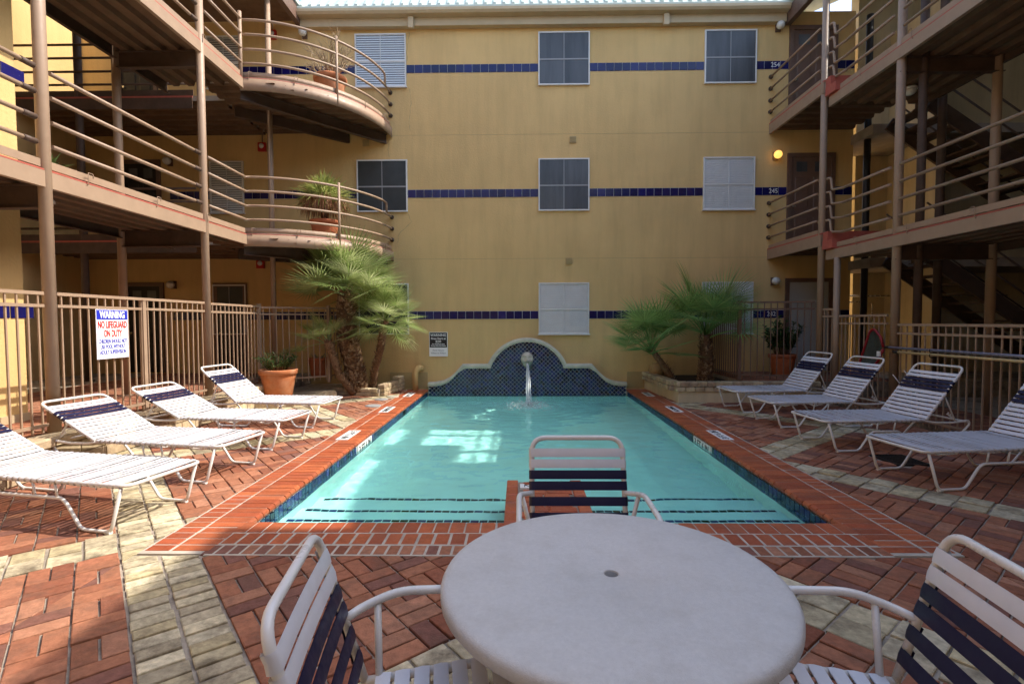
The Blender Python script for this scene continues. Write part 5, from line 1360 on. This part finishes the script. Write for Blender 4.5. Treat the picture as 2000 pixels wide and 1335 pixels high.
def globe_lamp(label, x, y, z, m='globe_glass', ny=-1):
    t = thing('wall_lamp', label, 'lamp', (x, y, z), 'globe wall lamps')
    MB().box(x-0.06, x+0.06, min(y, y+ny*0.03), max(y, y+ny*0.03), z-0.09, z+0.09).build('backplate', 'brown_paint', t)
    MB().tube([(x, y+ny*0.03, z+0.02), (x, y+ny*0.08, z+0.02)], 0.045, 10).build('neck', 'brown_paint', t)
    q = MB(); q.lathe([(0.09*math.sin(PI*k/10)+0.001, -0.09*math.cos(PI*k/10)) for k in range(11)], (x, y+ny*0.14, z), 18); q.build('globe', m, t)
globe_lamp('white globe lamp beside the top storey door', 5.975, YB, 8.33)
globe_lamp('glowing amber globe lamp beside the middle storey door', 5.965, YB, 5.42, 'globe_lit')
globe_lamp('white globe lamp beside the ground floor grey door', 5.965, YB, 2.52)
globe_lamp('white globe lamp on the far wall of the passage at ground level', -8.26, YB, 2.50)
globe_lamp('white globe lamp on the far wall of the passage at second storey level', -8.26, YB, 5.39)
globe_lamp('white globe lamp behind the rails of the upper round balcony', -5.0, YB, 8.30)
for lab, x, y, z in (('caged soffit light under the sunny second storey walkway', -5.75, 6.2, F2-0.19), ('caged soffit light under the shaded third storey walkway', 6.85, 9.3, G3-0.19), ('caged soffit light under the shaded second storey walkway', 6.85, 9.3, G2-0.19)):
    t = thing('soffit_light', lab, 'lamp', (x, y, z), 'caged soffit lights')
    MB().lathe([(0.10, 0), (0.115, -0.02), (0.115, -0.045)], (x, y, z), 16).build('base', 'white_frame', t)
    MB().lathe([(0.10, -0.046), (0.095, -0.09), (0.06, -0.125), (0.01, -0.135)], (x, y, z), 16).build('bowl', 'globe_glass', t)
for lab, x, z in (('red fire alarm bell on the wall above the ground floor walkway', -6.15, 2.98), ('red fire alarm bell on the wall at second storey level', -6.05, 5.72), ('red fire alarm bell on the wall at third storey level', -5.75, 8.3)):
    t = thing('fire_alarm', lab, 'alarm', (x, YB, z), 'red fire alarms')
    MB().box(x-0.09, x+0.09, YB-0.07, YB-0.001, z-0.10, z+0.10).build('box', 'alarm_red', t)
    MB().lathe([(0.06, 0), (0.05, 0.02), (0.01, 0.03)], (0, 0, 0), 12).build('strobe', 'white_frame', t)
    o = t.children[-1]; o.rotation_euler = (PI/2, 0, 0); o.location = (0, -0.071, 0.02)
    for v in o.data.vertices: v.co = v.co + ORG[t.name]
    MB().tube([(x, YB-0.02, z+0.10), (x, YB-0.02, z+0.32)], 0.010, 6).build('conduit', 'brown_paint', t)
# pool poles hung on the fence, and the leaf net
for lab, z0, z1, y0, m_ in (('long blue grey pool pole hung along the shaded fence', 1.17, 1.178, 8.25, 'pole_blue'), ('long straw yellow pool pole hung just below the blue one', 1.105, 1.125, 8.05, 'pole_yellow')):
    t = thing('pool_pole', lab, 'pole', (RX-0.1, 6, z0), 'pool poles on the shaded fence')
    xx = RX-0.075
    MB().tube([(xx, y0, z0), (xx, 3.4, z1)], 0.019, 12).build('shaft', m_, t)
    MB().tube([(xx, y0+0.001, z0), (xx, y0+0.10, z0)], 0.022, 10).build('tip', 'black_paint', t)
    for yy in (7.4, 5.0): MB().tube(fillet([(RX-0.01, yy, z0-0.05), (xx-0.03, yy, z0-0.035), (xx-0.03, yy, z0+0.01)], 0.02, 2), 0.006, 6).build('hook', 'black_paint', t)
t = thing('leaf_net', 'red framed leaf skimmer net hanging by the thick shaded column', 'net', (RX-0.12, 8.5, 1.2))
rim = fillet([(RX-0.13, 8.30, 1.17), (RX-0.13, 8.36, 1.33), (RX-0.13, 8.52, 1.46), (RX-0.13, 8.62, 1.42), (RX-0.13, 8.86, 0.88), (RX-0.13, 8.80, 0.80), (RX-0.13, 8.52, 0.84), (RX-0.13, 8.40, 0.95), (RX-0.13, 8.30, 1.14)], 0.05, 4)
MB().tube(rim, 0.020, 8).build('rim', 'net_red', t)
q = MB(); cc = sum((Vector(p) for p in rim), Vector())/len(rim) + Vector((0.10, 0, -0.05))
for i in range(len(rim)-1): q.add([rim[i], rim[i+1], cc], [(0,1,2)], 0, True)
q.build('mesh_bag', 'net_mesh', t)
MB().box(RX-0.165, RX-0.145, 8.33, 8.40, 1.02, 1.10).build('tag', 'white_sign', t)
# wire loop on the lounger back, hose clip
t = thing('wire_loop', 'bent white wire loop hanging behind a shaded lounger back', 'wire', (5.6, 7.6, 0.7))
MB().tube(fillet([(5.50, 7.66, 0.80), (5.62, 7.62, 0.62), (5.78, 7.62, 0.52), (5.86, 7.63, 0.56), (5.74, 7.65, 0.76), (5.66, 7.66, 0.86)], 0.05, 4), 0.006, 6).build('wire', 'white_frame', t)
